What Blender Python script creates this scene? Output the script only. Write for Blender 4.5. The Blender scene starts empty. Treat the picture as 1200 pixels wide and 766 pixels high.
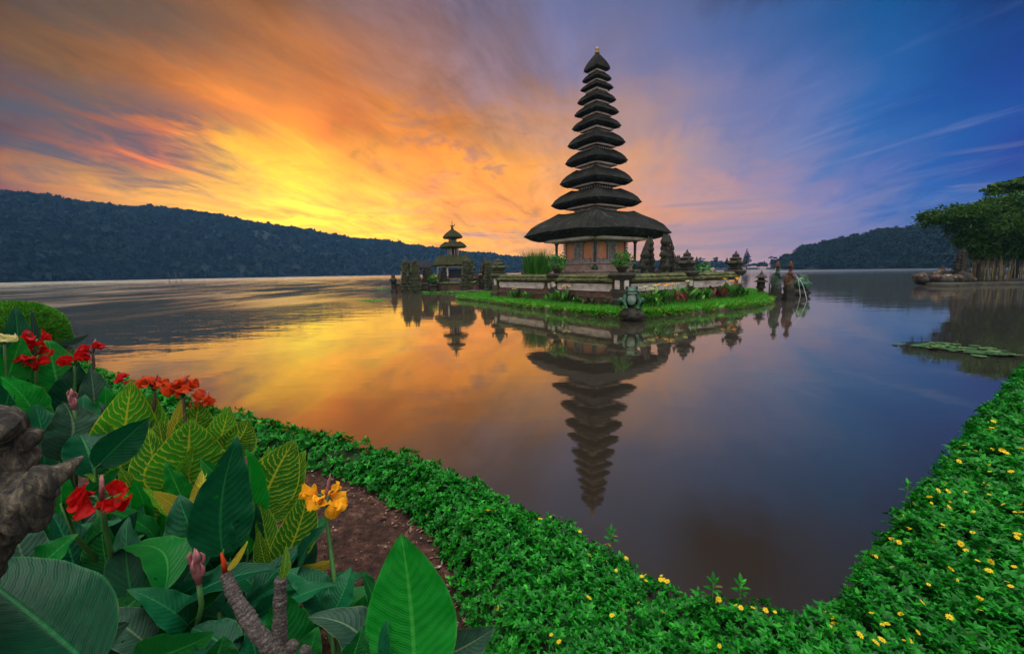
import bpy, math, random
import numpy as np
from mathutils import Vector, Matrix

sc = bpy.context.scene
COL = sc.collection
R = math.radians
rng = np.random.default_rng(7)
random.seed(7)

# ------------------------------------------------------------------ camera
FPX, CAMZ, PITCH, ROLL = 490.0, 2.1, R(7.5), R(0.9)
_f = np.array([0, math.cos(PITCH), -math.sin(PITCH)])
_u0 = np.array([0, math.sin(PITCH), math.cos(PITCH)])
_r0 = np.array([1.0, 0, 0])
_r = _r0 * math.cos(ROLL) - _u0 * math.sin(ROLL)
_u = _u0 * math.cos(ROLL) + _r0 * math.sin(ROLL)
CAM = np.array([0, 0, CAMZ])
cd = bpy.data.cameras.new('camera')
cam = bpy.data.objects.new('camera', cd)
COL.objects.link(cam)
cd.sensor_width = 36
cd.lens = 36 * FPX / 1200
cd.clip_start = 0.05
cd.clip_end = 8000
M4 = Matrix(((_r[0], _u[0], -_f[0], 0), (_r[1], _u[1], -_f[1], 0), (_r[2], _u[2], -_f[2], CAMZ), (0, 0, 0, 1)))
cam.matrix_world = M4
sc.camera = cam


def ray(x, y): return _f * FPX + _r * (x - 600) + _u * (383 - y)
def atz(x, y, z=0.0):
    d = ray(x, y); return CAM + d * ((z - CAMZ) / d[2])
def aty(x, y, Y):
    d = ray(x, y); return CAM + d * (Y / d[1])
def proj(P):
    v = np.asarray(P, float) - CAM
    zc = v @ _f
    zz = np.where(np.abs(zc) < 1e-3, 1e-3, zc)
    return np.stack([600 + FPX * (v @ _r) / zz, 383 - FPX * (v @ _u) / zz, zc], -1)
def s2l(c):
    c = np.asarray(c, float) / 255.0
    return np.where(c <= 0.04045, c / 12.92, ((c + 0.055) / 1.055) ** 2.4)

# ------------------------------------------------------------------ node helper
class NT:
    def __init__(self, tree):
        self.t = tree; self.n = tree.nodes; self.l = tree.links
    def node(self, typ, **kw):
        n = self.n.new(typ)
        for k, v in kw.items(): setattr(n, k, v)
        return n
    def set(self, sock, v):
        if isinstance(v, bpy.types.NodeSocket): self.l.new(v, sock)
        else: sock.default_value = v
    def math(self, op, a, b=0.0, c=0.0, clamp=False):
        n = self.node('ShaderNodeMath', operation=op); n.use_clamp = clamp
        self.set(n.inputs[0], a); self.set(n.inputs[1], b); self.set(n.inputs[2], c)
        return n.outputs[0]
    def sstep(self, x, a, b):
        n = self.node('ShaderNodeMapRange', interpolation_type='SMOOTHSTEP')
        self.set(n.inputs[0], x); n.inputs[1].default_value = a; n.inputs[2].default_value = b
        n.inputs[3].default_value = 0; n.inputs[4].default_value = 1
        return n.outputs[0]
    def mix(self, fac, a, b, mode='MIX'):
        n = self.node('ShaderNodeMix', data_type='RGBA', blend_type=mode)
        self.set(n.inputs[0], fac)
        for s, v in ((n.inputs[6], a), (n.inputs[7], b)):
            if isinstance(v, bpy.types.NodeSocket): self.l.new(v, s)
            else: s.default_value = (*v[:3], 1)
        return n.outputs[2]
    def comb(self, x, y, z=0.0):
        n = self.node('ShaderNodeCombineXYZ')
        for i, v in enumerate((x, y, z)): self.set(n.inputs[i], v)
        return n.outputs[0]
    def sep(self, v):
        n = self.node('ShaderNodeSeparateXYZ'); self.l.new(v, n.inputs[0]); return n.outputs
    def noise(self, vec, scale, detail=3, rough=0.55, dist=0.0):
        n = self.node('ShaderNodeTexNoise')
        if vec is not None: self.l.new(vec, n.inputs['Vector'])
        n.inputs['Scale'].default_value = scale; n.inputs['Detail'].default_value = detail
        n.inputs['Roughness'].default_value = rough; n.inputs['Distortion'].default_value = dist
        return n.outputs['Fac']
    def ramp(self, fac, stops, interp='LINEAR'):
        n = self.node('ShaderNodeValToRGB'); cr = n.color_ramp; cr.interpolation = interp
        self.set(n.inputs[0], fac)
        while len(cr.elements) > 1: cr.elements.remove(cr.elements[-1])
        cr.elements[0].position = stops[0][0]; cr.elements[0].color = (*stops[0][1][:3], 1)
        for p, c in stops[1:]:
            e = cr.elements.new(p); e.color = (*c[:3], 1)
        return n.outputs[0]
    def bump(self, h, strength=0.5, dist=0.02, normal=None):
        n = self.node('ShaderNodeBump')
        self.set(n.inputs['Strength'], strength); self.set(n.inputs['Distance'], dist)
        self.l.new(h, n.inputs['Height'])
        if normal is not None: self.l.new(normal, n.inputs['Normal'])
        return n.outputs[0]

# ------------------------------------------------------------------ sky
SUN_AZ, SUN_EL = R(-22.0), R(4.0)        # azimuth from +Y towards +X
w = bpy.data.worlds.new('World'); sc.world = w; w.use_nodes = True
w.node_tree.nodes.clear()
N = NT(w.node_tree)
tc = N.node('ShaderNodeTexCoord')
dx, dy, dz = N.sep(tc.outputs['Generated'])
az = N.math('ARCTAN2', dx, dy)
el = N.math('ARCSINE', dz, clamp=False)
# streaky cirrus coordinates: a flat cloud layer seen in perspective, combed along the sun's azimuth
hz = N.math('ADD', N.math('MAXIMUM', dz, 0.0), 0.16)
px_ = N.math('DIVIDE', dx, hz); py_ = N.math('DIVIDE', dy, hz)
ca, sa = math.cos(R(14)), math.sin(R(14))
alo = N.math('ADD', N.math('MULTIPLY', px_, sa), N.math('MULTIPLY', py_, ca))
acr = N.math('SUBTRACT', N.math('MULTIPLY', px_, ca), N.math('MULTIPLY', py_, sa))
streak = N.noise(N.comb(N.math('MULTIPLY', alo, 0.26), acr, 3.1), 2.6, 8, 0.62, 0.7)
streak2 = N.noise(N.comb(N.math('MULTIPLY', alo, 0.32), acr, 9.7), 6.0, 8, 0.68, 0.5)
soft = N.noise(N.comb(px_, py_, 5.0), 1.1, 4, 0.5, 0.5)
azd = N.math('ADD', az, N.math('MULTIPLY', N.math('SUBTRACT', soft, 0.5), 0.26))
eld = N.math('ADD', el, N.math('MULTIPLY', N.math('SUBTRACT', streak, 0.5), 0.17))
eld = N.math('ADD', eld, N.math('MULTIPLY', N.math('SUBTRACT', streak2, 0.5), 0.05))
patch = N.noise(N.comb(N.math('MULTIPLY', alo, 0.7), acr, 61.0), 2.3, 6, 0.62, 1.2)
eld = N.math('ADD', eld, N.math('MULTIPLY', N.math('SUBTRACT', patch, 0.5), 0.15))
eld = N.math('MAXIMUM', eld, 0.0)
SKY = {  # what the sky looks like at photo rows: y -> [(x, (r,g,b))...]
 -70: [(0,(60,54,52)),(300,(84,70,64)),(600,(78,66,64)),(900,(52,50,58)),(1200,(18,36,60))],  # unseen row above the frame, darkened to dim the near water's reflection
 10: [(0,(88,82,84)),(100,(98,90,88)),(200,(112,97,90)),(300,(122,101,94)),(400,(130,105,100)),(500,(128,108,118)),(600,(116,112,138)),(700,(104,115,158)),(800,(88,113,162)),(900,(66,106,164)),(1000,(34,96,158)),(1100,(2,82,148)),(1200,(0,66,132))],
 80: [(0,(106,90,86)),(100,(128,102,86)),(200,(144,108,84)),(300,(190,118,74)),(400,(182,117,82)),(500,(160,119,108)),(600,(140,122,136)),(700,(126,126,160)),(800,(110,123,170)),(900,(82,116,176)),(1000,(48,107,172)),(1100,(8,92,160)),(1200,(0,76,148))],
 140: [(0,(98,86,82)),(100,(186,120,68)),(200,(244,142,50)),(300,(250,148,42)),(400,(214,128,60)),(500,(206,132,82)),(600,(188,140,116)),(700,(178,148,146)),(800,(138,137,172)),(900,(104,127,187)),(1000,(56,116,186)),(1100,(14,102,174)),(1200,(0,86,163))],
 190: [(0,(78,80,92)),(100,(120,92,76)),(200,(238,132,36)),(300,(255,200,36)),(400,(255,172,20)),(500,(252,160,36)),(600,(242,164,70)),(700,(222,165,130)),(800,(178,156,166)),(900,(118,138,188)),(1000,(72,125,192)),(1100,(30,110,186)),(1200,(10,94,170))],
 240: [(0,(150,110,80)),(150,(236,176,50)),(250,(255,196,14)),(350,(255,222,12)),(450,(255,196,5)),(550,(252,164,30)),(650,(244,166,90)),(750,(226,165,140)),(820,(202,164,164)),(900,(150,146,186)),(1000,(108,130,192)),(1100,(72,120,188)),(1200,(56,110,178))],
 282: [(0,(240,160,50)),(200,(255,200,20)),(450,(255,204,8)),(520,(232,166,80)),(600,(218,164,136)),(700,(214,165,150)),(800,(190,160,168)),(900,(160,150,182)),(1000,(138,144,186)),(1100,(112,132,182)),(1200,(90,124,176))],
 310: [(0,(240,170,60)),(200,(255,190,60)),(450,(248,182,80)),(600,(220,170,150)),(800,(196,168,168)),(900,(176,160,178)),(1000,(156,152,184)),(1200,(116,134,176))],
}
pts, cols = [], []
for y, row in SKY.items():
    for x, c in row:
        d = ray(x, y); d = d / np.linalg.norm(d)
        pts.append((math.atan2(d[0], d[1]), math.asin(d[2]))); cols.append(s2l(c))
pts = np.array(pts); cols = np.array(cols)
def skycol(a, e):
    d2 = ((pts[:, 0] - a) / 1.0) ** 2 + ((pts[:, 1] - e) / 0.62) ** 2
    k = np.exp(-d2 / (2 * 0.062 ** 2)) + 1e-4 / (d2 + 1e-3) ** 2
    c = (k[:, None] * cols).sum(0) / k.sum()
    T = math.exp(-.00015 * min(1120.0, 178 / max(.02, math.sin(e))))      # the haze in front takes this much
    return np.clip((c - (1 - T) * np.array([.26, .66, 1.1])) / T, .0005, 1.6)
A0, A1 = R(-62), R(62)
ROWS = [0, 4, 8, 13, 18, 24, 31, 40]
NA = 22
fac_az = N.math('DIVIDE', N.math('SUBTRACT', azd, A0), A1 - A0, clamp=True)
sky = None
for i, e in enumerate(ROWS):
    stops = [(j / (NA - 1), skycol(A0 + (A1 - A0) * j / (NA - 1), R(e))) for j in range(NA)]
    c = N.ramp(fac_az, stops)
    if sky is None: sky = c
    else: sky = N.mix(N.sstep(eld, R(ROWS[i - 1]), R(e)), sky, c)
# light and dark of the cirrus
leftm = N.math('SUBTRACT', 1.0, N.sstep(az, R(-8), R(28)))
gain = N.math('ADD', 1.0, N.math('MULTIPLY', N.math('SUBTRACT', streak2, 0.455), N.math('ADD', 0.10, N.math('MULTIPLY', leftm, 0.9))))
gain = N.math('ADD', gain, N.math('MULTIPLY', N.math('SUBTRACT', patch, 0.45), N.math('MULTIPLY', leftm, 1.9)))
sky = N.mix(1.0, sky, N.comb(gain, gain, gain), 'MULTIPLY')
glow = N.math('MULTIPLY', N.math('MULTIPLY', N.sstep(az, R(-50), R(-26)), N.math('SUBTRACT', 1.0, N.sstep(az, R(-8), R(10)))), N.math('SUBTRACT', 1.0, N.sstep(el, R(8), R(20))))
sky = N.mix(glow, sky, (1.3, 1.3, .7), 'MULTIPLY')
# slate-blue cloud banks low on the left
reg = N.math('MULTIPLY', N.math('SUBTRACT', 1.0, N.sstep(az, R(-38), R(-25))),
             N.math('MULTIPLY', N.sstep(el, R(7), R(9.5)), N.math('SUBTRACT', 1.0, N.sstep(el, R(15), R(20)))))
bank = N.math('MULTIPLY', reg, N.sstep(N.noise(N.comb(N.math('MULTIPLY', alo, 0.5), acr, 22.0), 2.4, 5, 0.6, 0.8), 0.40, 0.55))
bank = N.math('MULTIPLY', bank, N.math('ADD', .35, N.math('MULTIPLY', N.sstep(streak2, .34, .58), .65)))
sky = N.mix(N.math('MULTIPLY', bank, 0.85), sky, (0.085, 0.085, 0.105))
reg2 = N.math('MULTIPLY', N.sstep(az, R(-22), R(-9)), N.math('MULTIPLY', N.sstep(el, R(9), R(13)), N.math('SUBTRACT', 1.0, N.sstep(el, R(17), R(26)))))
reg2 = N.math('MULTIPLY', reg2, N.math('SUBTRACT', 1.0, N.sstep(az, R(-3), R(8))))
puff = N.math('MULTIPLY', reg2, N.sstep(N.noise(N.comb(px_, py_, 40.0), 3.4, 5, 0.6, 0.4), 0.5, 0.66))
sky = N.mix(N.math('MULTIPLY', puff, 0.5), sky, (0.22, 0.15, 0.16))
# flat mauve layers low over the far shore
lay = N.noise(N.comb(N.math('MULTIPLY', az, 2.2), N.math('MULTIPLY', el, 34.0), 2.0), 1.6, 4, 0.5, 0.2)
reg3 = N.math('MULTIPLY', N.sstep(az, R(-20), R(-8)), N.math('SUBTRACT', 1.0, N.sstep(el, R(7), R(12))))
lm = N.math('MULTIPLY', reg3, N.sstep(lay, 0.52, 0.68))
sky = N.mix(N.math('MULTIPLY', lm, 0.55), sky, (0.30, 0.24, 0.33))
# pale pink wisps on the blue side
wis = N.noise(N.comb(N.math('MULTIPLY', az, 1.4), N.math('SUBTRACT', N.math('MULTIPLY', el, 13.0), N.math('MULTIPLY', az, 2.3)), 7.0), 2.6, 6, 0.62, 0.5)
reg4 = N.math('MULTIPLY', N.sstep(az, R(20), R(36)), N.math('MULTIPLY', N.sstep(el, R(1), R(5)), N.math('SUBTRACT', 1.0, N.sstep(el, R(15), R(27)))))
sky = N.mix(N.math('MULTIPLY', N.math('MULTIPLY', reg4, N.sstep(wis, 0.54, 0.80)), 0.24), sky, (0.36, 0.36, 0.56))
# unseen sky overhead and behind the camera, brightened as added fill for the foreground
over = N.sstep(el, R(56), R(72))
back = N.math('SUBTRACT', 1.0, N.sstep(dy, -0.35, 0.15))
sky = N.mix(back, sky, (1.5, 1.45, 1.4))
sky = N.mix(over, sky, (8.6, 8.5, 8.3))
nis = N.node('ShaderNodeTexSky', sky_type='NISHITA')
nis.sun_disc = False; nis.sun_elevation = SUN_EL; nis.sun_rotation = SUN_AZ
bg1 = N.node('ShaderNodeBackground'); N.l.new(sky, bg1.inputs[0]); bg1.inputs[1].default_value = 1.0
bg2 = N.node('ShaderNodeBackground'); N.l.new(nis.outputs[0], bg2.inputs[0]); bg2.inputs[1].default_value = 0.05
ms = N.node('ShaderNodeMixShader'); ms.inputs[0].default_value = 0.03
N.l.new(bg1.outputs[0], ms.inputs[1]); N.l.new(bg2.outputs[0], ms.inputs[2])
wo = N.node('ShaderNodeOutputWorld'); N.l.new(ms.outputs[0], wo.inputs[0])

# ------------------------------------------------------------------ sun and exposure
sl = bpy.data.lights.new('sun', 'SUN'); sun = bpy.data.objects.new('sun', sl); COL.objects.link(sun)
sl.energy = 2.0; sl.angle = R(0.5); sl.color = (1.0, 0.62, 0.30)
sd = Vector((math.sin(SUN_AZ) * math.cos(SUN_EL), math.cos(SUN_AZ) * math.cos(SUN_EL), math.sin(SUN_EL)))
sun.rotation_euler = sd.to_track_quat('Z', 'Y').to_euler()
sun.location = (-60, 150, 60)
sc.view_settings.view_transform = 'Standard'; sc.view_settings.look = 'None'
sc.view_settings.exposure = 0.0; sc.view_settings.gamma = 1.0
sc.render.engine = 'CYCLES'
sc.cycles.use_denoising = True
sc.cycles.max_bounces = 6; sc.cycles.transparent_max_bounces = 8
sc.cycles.caustics_reflective = False; sc.cycles.caustics_refractive = False

# ------------------------------------------------------------------ mesh helpers
_perm = rng.integers(0, 2 ** 31, 4096)
def _h(ix, iy, iz):
    k = (ix * 73856093) ^ (iy * 19349663) ^ (iz * 83492791)
    return (_perm[k & 4095] & 0xffff) / 65535.0
def vnoise(P, s=1.0):
    P = np.asarray(P, float) * s + 100.0
    i = np.floor(P).astype(np.int64); f = P - i; f = f * f * (3 - 2 * f)
    out = 0
    for a in (0, 1):
        for b in (0, 1):
            for c in (0, 1):
                wgt = (f[..., 0] if a else 1 - f[..., 0]) * (f[..., 1] if b else 1 - f[..., 1]) * (f[..., 2] if c else 1 - f[..., 2])
                out = out + wgt * _h(i[..., 0] + a, i[..., 1] + b, i[..., 2] + c)
    return out
def fbm(P, s=1.0, o=3):
    t, a, v = 0, 0.5, 0
    for k in range(o):
        v = v + a * vnoise(P, s * 2 ** k); t += a; a *= 0.5
    return v / t

class MB:
    def __init__(self): self.v = []; self.f = []; self.uv = []
    def add(self, V, Fs, uv=None):
        o = len(self.v)
        self.v += [tuple(p) for p in V]
        self.uv += [tuple(p) for p in uv] if uv is not None else [(0.0, 0.0)] * len(V)
        self.f += [tuple(i + o for i in f) for f in Fs]
    def box(self, c, s, rz=0.0, top=1.0):
        cx, cy, cz = c; hx, hy, hz_ = s[0] / 2, s[1] / 2, s[2] / 2
        V = []
        for z, k in ((-hz_, 1.0), (hz_, top)):
            for x, y in ((-hx, -hy), (hx, -hy), (hx, hy), (-hx, hy)):
                x *= k; y *= k
                V.append((cx + x * math.cos(rz) - y * math.sin(rz), cy + x * math.sin(rz) + y * math.cos(rz), cz + z))
        self.add(V, [(3, 2, 1, 0), (4, 5, 6, 7), (0, 1, 5, 4), (1, 2, 6, 5), (2, 3, 7, 6), (3, 0, 4, 7)])
        return self
    def lathe(self, prof, n=12, c=(0, 0, 0), sq=False, rz=0.0):
        m = 4 if sq else n
        V, Fs = [], []
        for r_, z in prof:
            for k in range(m):
                a = 2 * math.pi * (k + (0.5 if sq else 0)) / m + rz
                q = r_ * (math.sqrt(2) if sq else 1)
                V.append((c[0] + q * math.cos(a), c[1] + q * math.sin(a), c[2] + z))
        for i in range(len(prof) - 1):
            for k in range(m):
                k2 = (k + 1) % m
                Fs.append((i * m + k, i * m + k2, (i + 1) * m + k2, (i + 1) * m + k))
        Fs.append(tuple(range(m - 1, -1, -1))); Fs.append(tuple((len(prof) - 1) * m + k for k in range(m)))
        self.add(V, Fs); return self
    def tube(self, P, rad, n=8, cap=True, bump=0.0):
        P = [np.array(p, float) for p in P]
        if not hasattr(rad, '__len__'): rad = [rad] * len(P)
        V, Fs, UV = [], [], []
        ref = np.array([0.31, 0.52, 0.79])
        for i, p in enumerate(P):
            t = P[min(i + 1, len(P) - 1)] - P[max(i - 1, 0)]; t = t / (np.linalg.norm(t) + 1e-9)
            a = np.cross(t, ref); a /= np.linalg.norm(a) + 1e-9; b = np.cross(t, a)
            for k in range(n):
                th = 2 * math.pi * k / n
                q = rad[i] * (1 + bump * (random.random() - 0.5))
                V.append(p + q * (a * math.cos(th) + b * math.sin(th))); UV.append((k / n, i / max(1, len(P) - 1)))
        for i in range(len(P) - 1):
            for k in range(n):
                k2 = (k + 1) % n
                Fs.append((i * n + k, i * n + k2, (i + 1) * n + k2, (i + 1) * n + k))
        if cap: Fs.append(tuple(range(n - 1, -1, -1))); Fs.append(tuple((len(P) - 1) * n + k for k in range(n)))
        self.add(V, Fs, UV); return self
    def ball(self, c, r, nu=12, nv=8, noise=0.0, ns=1.0, seed=0.0):
        if not hasattr(r, '__len__'): r = (r, r, r)
        V, Fs = [], []
        for j in range(nv + 1):
            ph = math.pi * j / nv
            for k in range(nu):
                th = 2 * math.pi * k / nu
                V.append((math.sin(ph) * math.cos(th), math.sin(ph) * math.sin(th), math.cos(ph)))
        V = np.array(V)
        if noise: V = V * (1 + noise * (fbm(V + seed, ns, 3) - 0.5) * 2)[:, None]
        V = V * np.array(r) + np.array(c)
        for j in range(nv):
            for k in range(nu):
                k2 = (k + 1) % nu
                Fs.append((j * nu + k, (j + 1) * nu + k, (j + 1) * nu + k2, j * nu + k2))
        self.add(V, Fs); return self
    def build(self, name, mat, parent=None, smooth=True, loc=None):
        me = bpy.data.meshes.new(name)
        me.from_pydata([tuple(map(float, p)) for p in self.v], [], self.f)
        ul = me.uv_layers.new(name='UVMap')
        li = np.empty(len(me.loops), np.int32); me.loops.foreach_get('vertex_index', li)
        ul.data.foreach_set('uv', np.array(self.uv, np.float32)[li].ravel())
        return link(name, me, mat, parent, smooth, loc)

def link(name, me, mat, parent=None, smooth=True, loc=None):
    for m in (mat if isinstance(mat, (list, tuple)) else [mat]): me.materials.append(m)
    me.polygons.foreach_set('use_smooth', [smooth] * len(me.polygons))
    me.update()
    o = bpy.data.objects.new(name, me); COL.objects.link(o)
    if parent is not None: o.parent = parent
    if loc is not None: o.location = loc
    return o

def np_mesh(name, V, Q, UV, mat, parent=None, smooth=False, matidx=None):
    me = bpy.data.meshes.new(name)
    n, (m, k) = len(V), Q.shape
    me.vertices.add(n); me.vertices.foreach_set('co', V.astype(np.float32).ravel())
    me.loops.add(m * k); me.loops.foreach_set('vertex_index', Q.astype(np.int32).ravel())
    me.polygons.add(m); me.polygons.foreach_set('loop_start', np.arange(0, m * k, k, dtype=np.int32))
    me.polygons.foreach_set('loop_total', np.full(m, k, np.int32))
    ul = me.uv_layers.new(name='UVMap')
    ul.data.foreach_set('uv', UV[Q.ravel()].astype(np.float32).ravel())
    me.update(calc_edges=True)
    o = link(name, me, mat, parent, smooth)
    if matidx is not None: me.polygons.foreach_set('material_index', matidx.astype(np.int32))
    return o

def scatter(tv, tf, tuv, P, B, S):
    """template (k verts) placed at P with 3x3 bases B (columns) and scales S -> V, Q, UV; uv.y = per-copy random"""
    n, k = len(P), len(tv)
    V = np.einsum('nij,kj->nki', B, tv) * np.asarray(S).reshape(n, 1, -1) + P[:, None, :]
    Q = tf[None] + (np.arange(n) * k)[:, None, None]
    UV = np.empty((n, k, 2)); UV[:, :, 0] = tuv[None]; UV[:, :, 1] = rng.random(n)[:, None]
    return V.reshape(-1, 3), Q.reshape(-1, tf.shape[1]), UV.reshape(-1, 2)

def basis(nrm, ang):
    """frames whose z is nrm, spun by ang"""
    nrm = nrm / (np.linalg.norm(nrm, axis=1, keepdims=True) + 1e-9)
    ref = np.where(np.abs(nrm[:, 2:3]) < 0.95, np.array([[0, 0, 1.0]]), np.array([[1.0, 0, 0]]))
    a = np.cross(ref, nrm); a /= np.linalg.norm(a, axis=1, keepdims=True) + 1e-9
    b = np.cross(nrm, a)
    c, s = np.cos(ang)[:, None], np.sin(ang)[:, None]
    x = a * c + b * s; y = np.cross(nrm, x)
    return np.stack([x, y, nrm], -1)

def tag(o, label=None, cat=None, group=None, kind=None):
    if label: o['label'] = label
    if cat: o['category'] = cat
    if group: o['group'] = group
    if kind: o['kind'] = kind
    return o
def thing(name, loc, label, cat, group=None, rz=0.0):
    o = bpy.data.objects.new(name, None); COL.objects.link(o)
    o.location = tuple(map(float, loc)); o.rotation_euler = (0, 0, rz); o.empty_display_size = 0.2
    return tag(o, label, cat, group)
def copy_tree(o, parent=None):
    c = o.copy(); COL.objects.link(c)
    if parent is not None: c.parent = parent
    for ch in [k for k in o.children]: copy_tree(ch, c)
    return c

def blob(name, parts, voxel, mat, parent=None, loc=None):
    """union of ellipsoids and tapered limbs grown into one continuous surface"""
    mb = MB()
    for p in parts:
        if p[0] == 'e': mb.ball(p[1], p[2], 14, 10)
        else:
            P, Rr = p[1], p[2]
            for i in range(len(P) - 1):
                a, b = np.array(P[i]), np.array(P[i + 1])
                for t in np.linspace(0, 1, 9):
                    mb.ball(a * (1 - t) + b * t, Rr[i] * (1 - t) + Rr[i + 1] * t, 10, 7)
    me = bpy.data.meshes.new('tmp'); me.from_pydata([tuple(map(float, v)) for v in mb.v], [], mb.f)
    ob = bpy.data.objects.new('tmp', me); COL.objects.link(ob)
    md = ob.modifiers.new('r', 'REMESH'); md.mode = 'VOXEL'; md.voxel_size = voxel
    ms_ = ob.modifiers.new('s', 'SMOOTH'); ms_.iterations = 3; ms_.factor = 0.5
    dg = bpy.context.evaluated_depsgraph_get()
    me2 = bpy.data.meshes.new_from_object(ob.evaluated_get(dg))
    bpy.data.objects.remove(ob); me2.name = name; me2.materials.clear()
    return link(name, me2, mat, parent, True, loc)

# ------------------------------------------------------------------ materials
def mat_base(name):
    m = bpy.data.materials.new(name); m.use_nodes = True
    m.node_tree.nodes.clear()
    n = NT(m.node_tree)
    out = n.node('ShaderNodeOutputMaterial'); b = n.node('ShaderNodeBsdfPrincipled')
    n.l.new(b.outputs[0], out.inputs[0])
    return m, n, b, out
def mat_noise(name, stops, scale=4.0, rough=0.85, bump=0.4, bscale=None, bdist=0.02, detail=5, stretch=None, spec=0.3):
    m, n, b, out = mat_base(name)
    t = n.node('ShaderNodeTexCoord'); v = t.outputs['Object']
    if stretch:
        mp = n.node('ShaderNodeMapping'); n.l.new(v, mp.inputs[0]); mp.inputs['Scale'].default_value = stretch; v = mp.outputs[0]
    f = n.noise(v, scale, detail, 0.62)
    n.l.new(n.ramp(f, stops), b.inputs['Base Color'])
    b.inputs['Roughness'].default_value = rough; b.inputs['Specular IOR Level'].default_value = spec
    if bump: n.l.new(n.bump(n.noise(v, bscale or scale * 4, 5, 0.65), bump, bdist), b.inputs['Normal'])
    return m
def add_translucent(n, b, out, col, fac):
    tr = n.node('ShaderNodeBsdfTranslucent')
    if isinstance(col, bpy.types.NodeSocket): n.l.new(col, tr.inputs[0])
    else: tr.inputs[0].default_value = (*col, 1)
    mx = n.node('ShaderNodeMixShader'); mx.inputs[0].default_value = fac
    n.l.new(b.outputs[0], mx.inputs[1]); n.l.new(tr.outputs[0], mx.inputs[2]); n.l.new(mx.outputs[0], out.inputs[0])
def mat_leafy(name, stops, rough=0.5, trans=0.3, spec=0.4):
    """small leaves: uv.y holds one random number per leaf"""
    m, n, b, out = mat_base(name)
    uv = n.node('ShaderNodeTexCoord').outputs['UV']
    c = n.ramp(n.sep(uv)[1], stops)
    n.l.new(c, b.inputs['Base Color']); b.inputs['Roughness'].default_value = rough
    b.inputs['Specular IOR Level'].default_value = spec
    if trans: add_translucent(n, b, out, c, trans)
    return m

MT = {}
MT['cover'] = mat_leafy('ground_cover_leaf', [(0, (.002, .045, .004)), (.35, (.004, .11, .007)), (.75, (.008, .20, .008)), (.95, (.03, .34, .014)), (.97, (.14, .16, .03)), (1, (.20, .11, .05))], 0.5, 0.3, 0.2)
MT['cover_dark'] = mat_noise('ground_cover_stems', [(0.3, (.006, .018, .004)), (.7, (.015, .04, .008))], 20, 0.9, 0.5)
MT['lawn'] = mat_noise('lawn', [(0.3, (.012, .09, .004)), (.5, (.025, .19, .006)), (.7, (.08, .18, .015))], 1.2, 0.9, 0.5, 14, 0.04)
MT['blade'] = mat_leafy('grass_blade', [(0, (.012, .13, .004)), (.5, (.028, .25, .007)), (.85, (.07, .30, .012)), (1, (.26, .24, .04))], 0.6, 0.3, 0.25)
MT['clip'] = mat_leafy('clipped_grass', [(0, (.012, .10, .004)), (.5, (.035, .22, .008)), (.9, (.09, .28, .012)), (1, (.22, .22, .04))], 0.7, 0.3, 0.12)
MT['mudbank'] = mat_noise('earth_edge', [(0.3, (.02, .02, .01)), (.6, (.06, .06, .025)), (.75, (.14, .12, .03))], 5, 0.95, 0.6)
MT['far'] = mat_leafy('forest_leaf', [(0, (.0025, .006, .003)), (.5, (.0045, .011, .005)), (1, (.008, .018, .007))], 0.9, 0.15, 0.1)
MT['near_tree'] = mat_leafy('bamboo_leaf', [(0, (.006, .022, .003)), (.5, (.020, .065, .007)), (.85, (.05, .12, .012)), (1, (.10, .15, .03))], 0.75, 0.3, 0.1)
MT['shrub'] = mat_leafy('shrub_leaf', [(0, (.010, .05, .006)), (.5, (.028, .12, .012)), (1, (.09, .23, .03))], 0.6, 0.25, 0.15)
MT['shrub_red'] = mat_leafy('red_shrub_leaf', [(0, (.06, .012, .012)), (.5, (.13, .02, .02)), (.8, (.06, .06, .015)), (1, (.25, .04, .03))], 0.55, 0.2, 0.3)
MT['moss_leaf'] = mat_leafy('mossy_leaf', [(0, (.010, .016, .006)), (.5, (.025, .036, .011)), (1, (.07, .07, .025))], 0.8, 0.15, 0.2)
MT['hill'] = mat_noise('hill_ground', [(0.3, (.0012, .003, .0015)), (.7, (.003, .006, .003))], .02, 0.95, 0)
MT['dark_stone'] = mat_noise('dark_volcanic_stone', [(0.28, (.010, .009, .008)), (.5, (.028, .023, .018)), (.66, (.032, .036, .018)), (.8, (.12, .09, .06))], 2.5, 0.92, 0.7, 14, 0.05)
MT['moss_stone'] = mat_noise('mossy_stone', [(0.28, (.014, .014, .010)), (.48, (.040, .038, .022)), (.62, (.045, .058, .018)), (.8, (.14, .11, .07))], 2.2, 0.92, 0.7, 12, 0.05)
MT['coping'] = mat_noise('moss_coping', [(0.3, (.016, .017, .008)), (.5, (.048, .052, .017)), (.65, (.085, .092, .024)), (.8, (.16, .13, .08))], 3.0, 0.95, 0.8, 14, 0.06)
MT['panel'] = mat_noise('weathered_plaster', [(0.25, (.17, .13, .12)), (.5, (.45, .37, .36)), (.75, (.62, .54, .52))], 1.6, 0.9, 0.3, 12, 0.02, stretch=(1, 1, 2.2))
MT['brick'] = mat_noise('old_red_brick', [(0.3, (.035, .022, .016)), (.55, (.10, .055, .04)), (.75, (.16, .11, .08))], 3.5, 0.95, 0.7, 18, 0.04, stretch=(1, 1, 3))
MT['salmon'] = mat_noise('salmon_brick', [(0.25, (.36, .14, .075)), (.55, (.48, .19, .10)), (.8, (.52, .25, .15))], 2.2, 0.85, 0.25, 10)
MT['carved'] = mat_noise('carved_grey_stone', [(0.3, (.07, .065, .065)), (.5, (.21, .19, .19)), (.75, (.36, .32, .31))], 7.0, 0.9, 0.9, 16, 0.06)
MT['plinth'] = mat_noise('pink_plinth_stone', [(0.3, (.14, .09, .08)), (.55, (.28, .19, .17)), (.8, (.36, .28, .25))], 2.6, 0.9, 0.4, 12)
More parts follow.
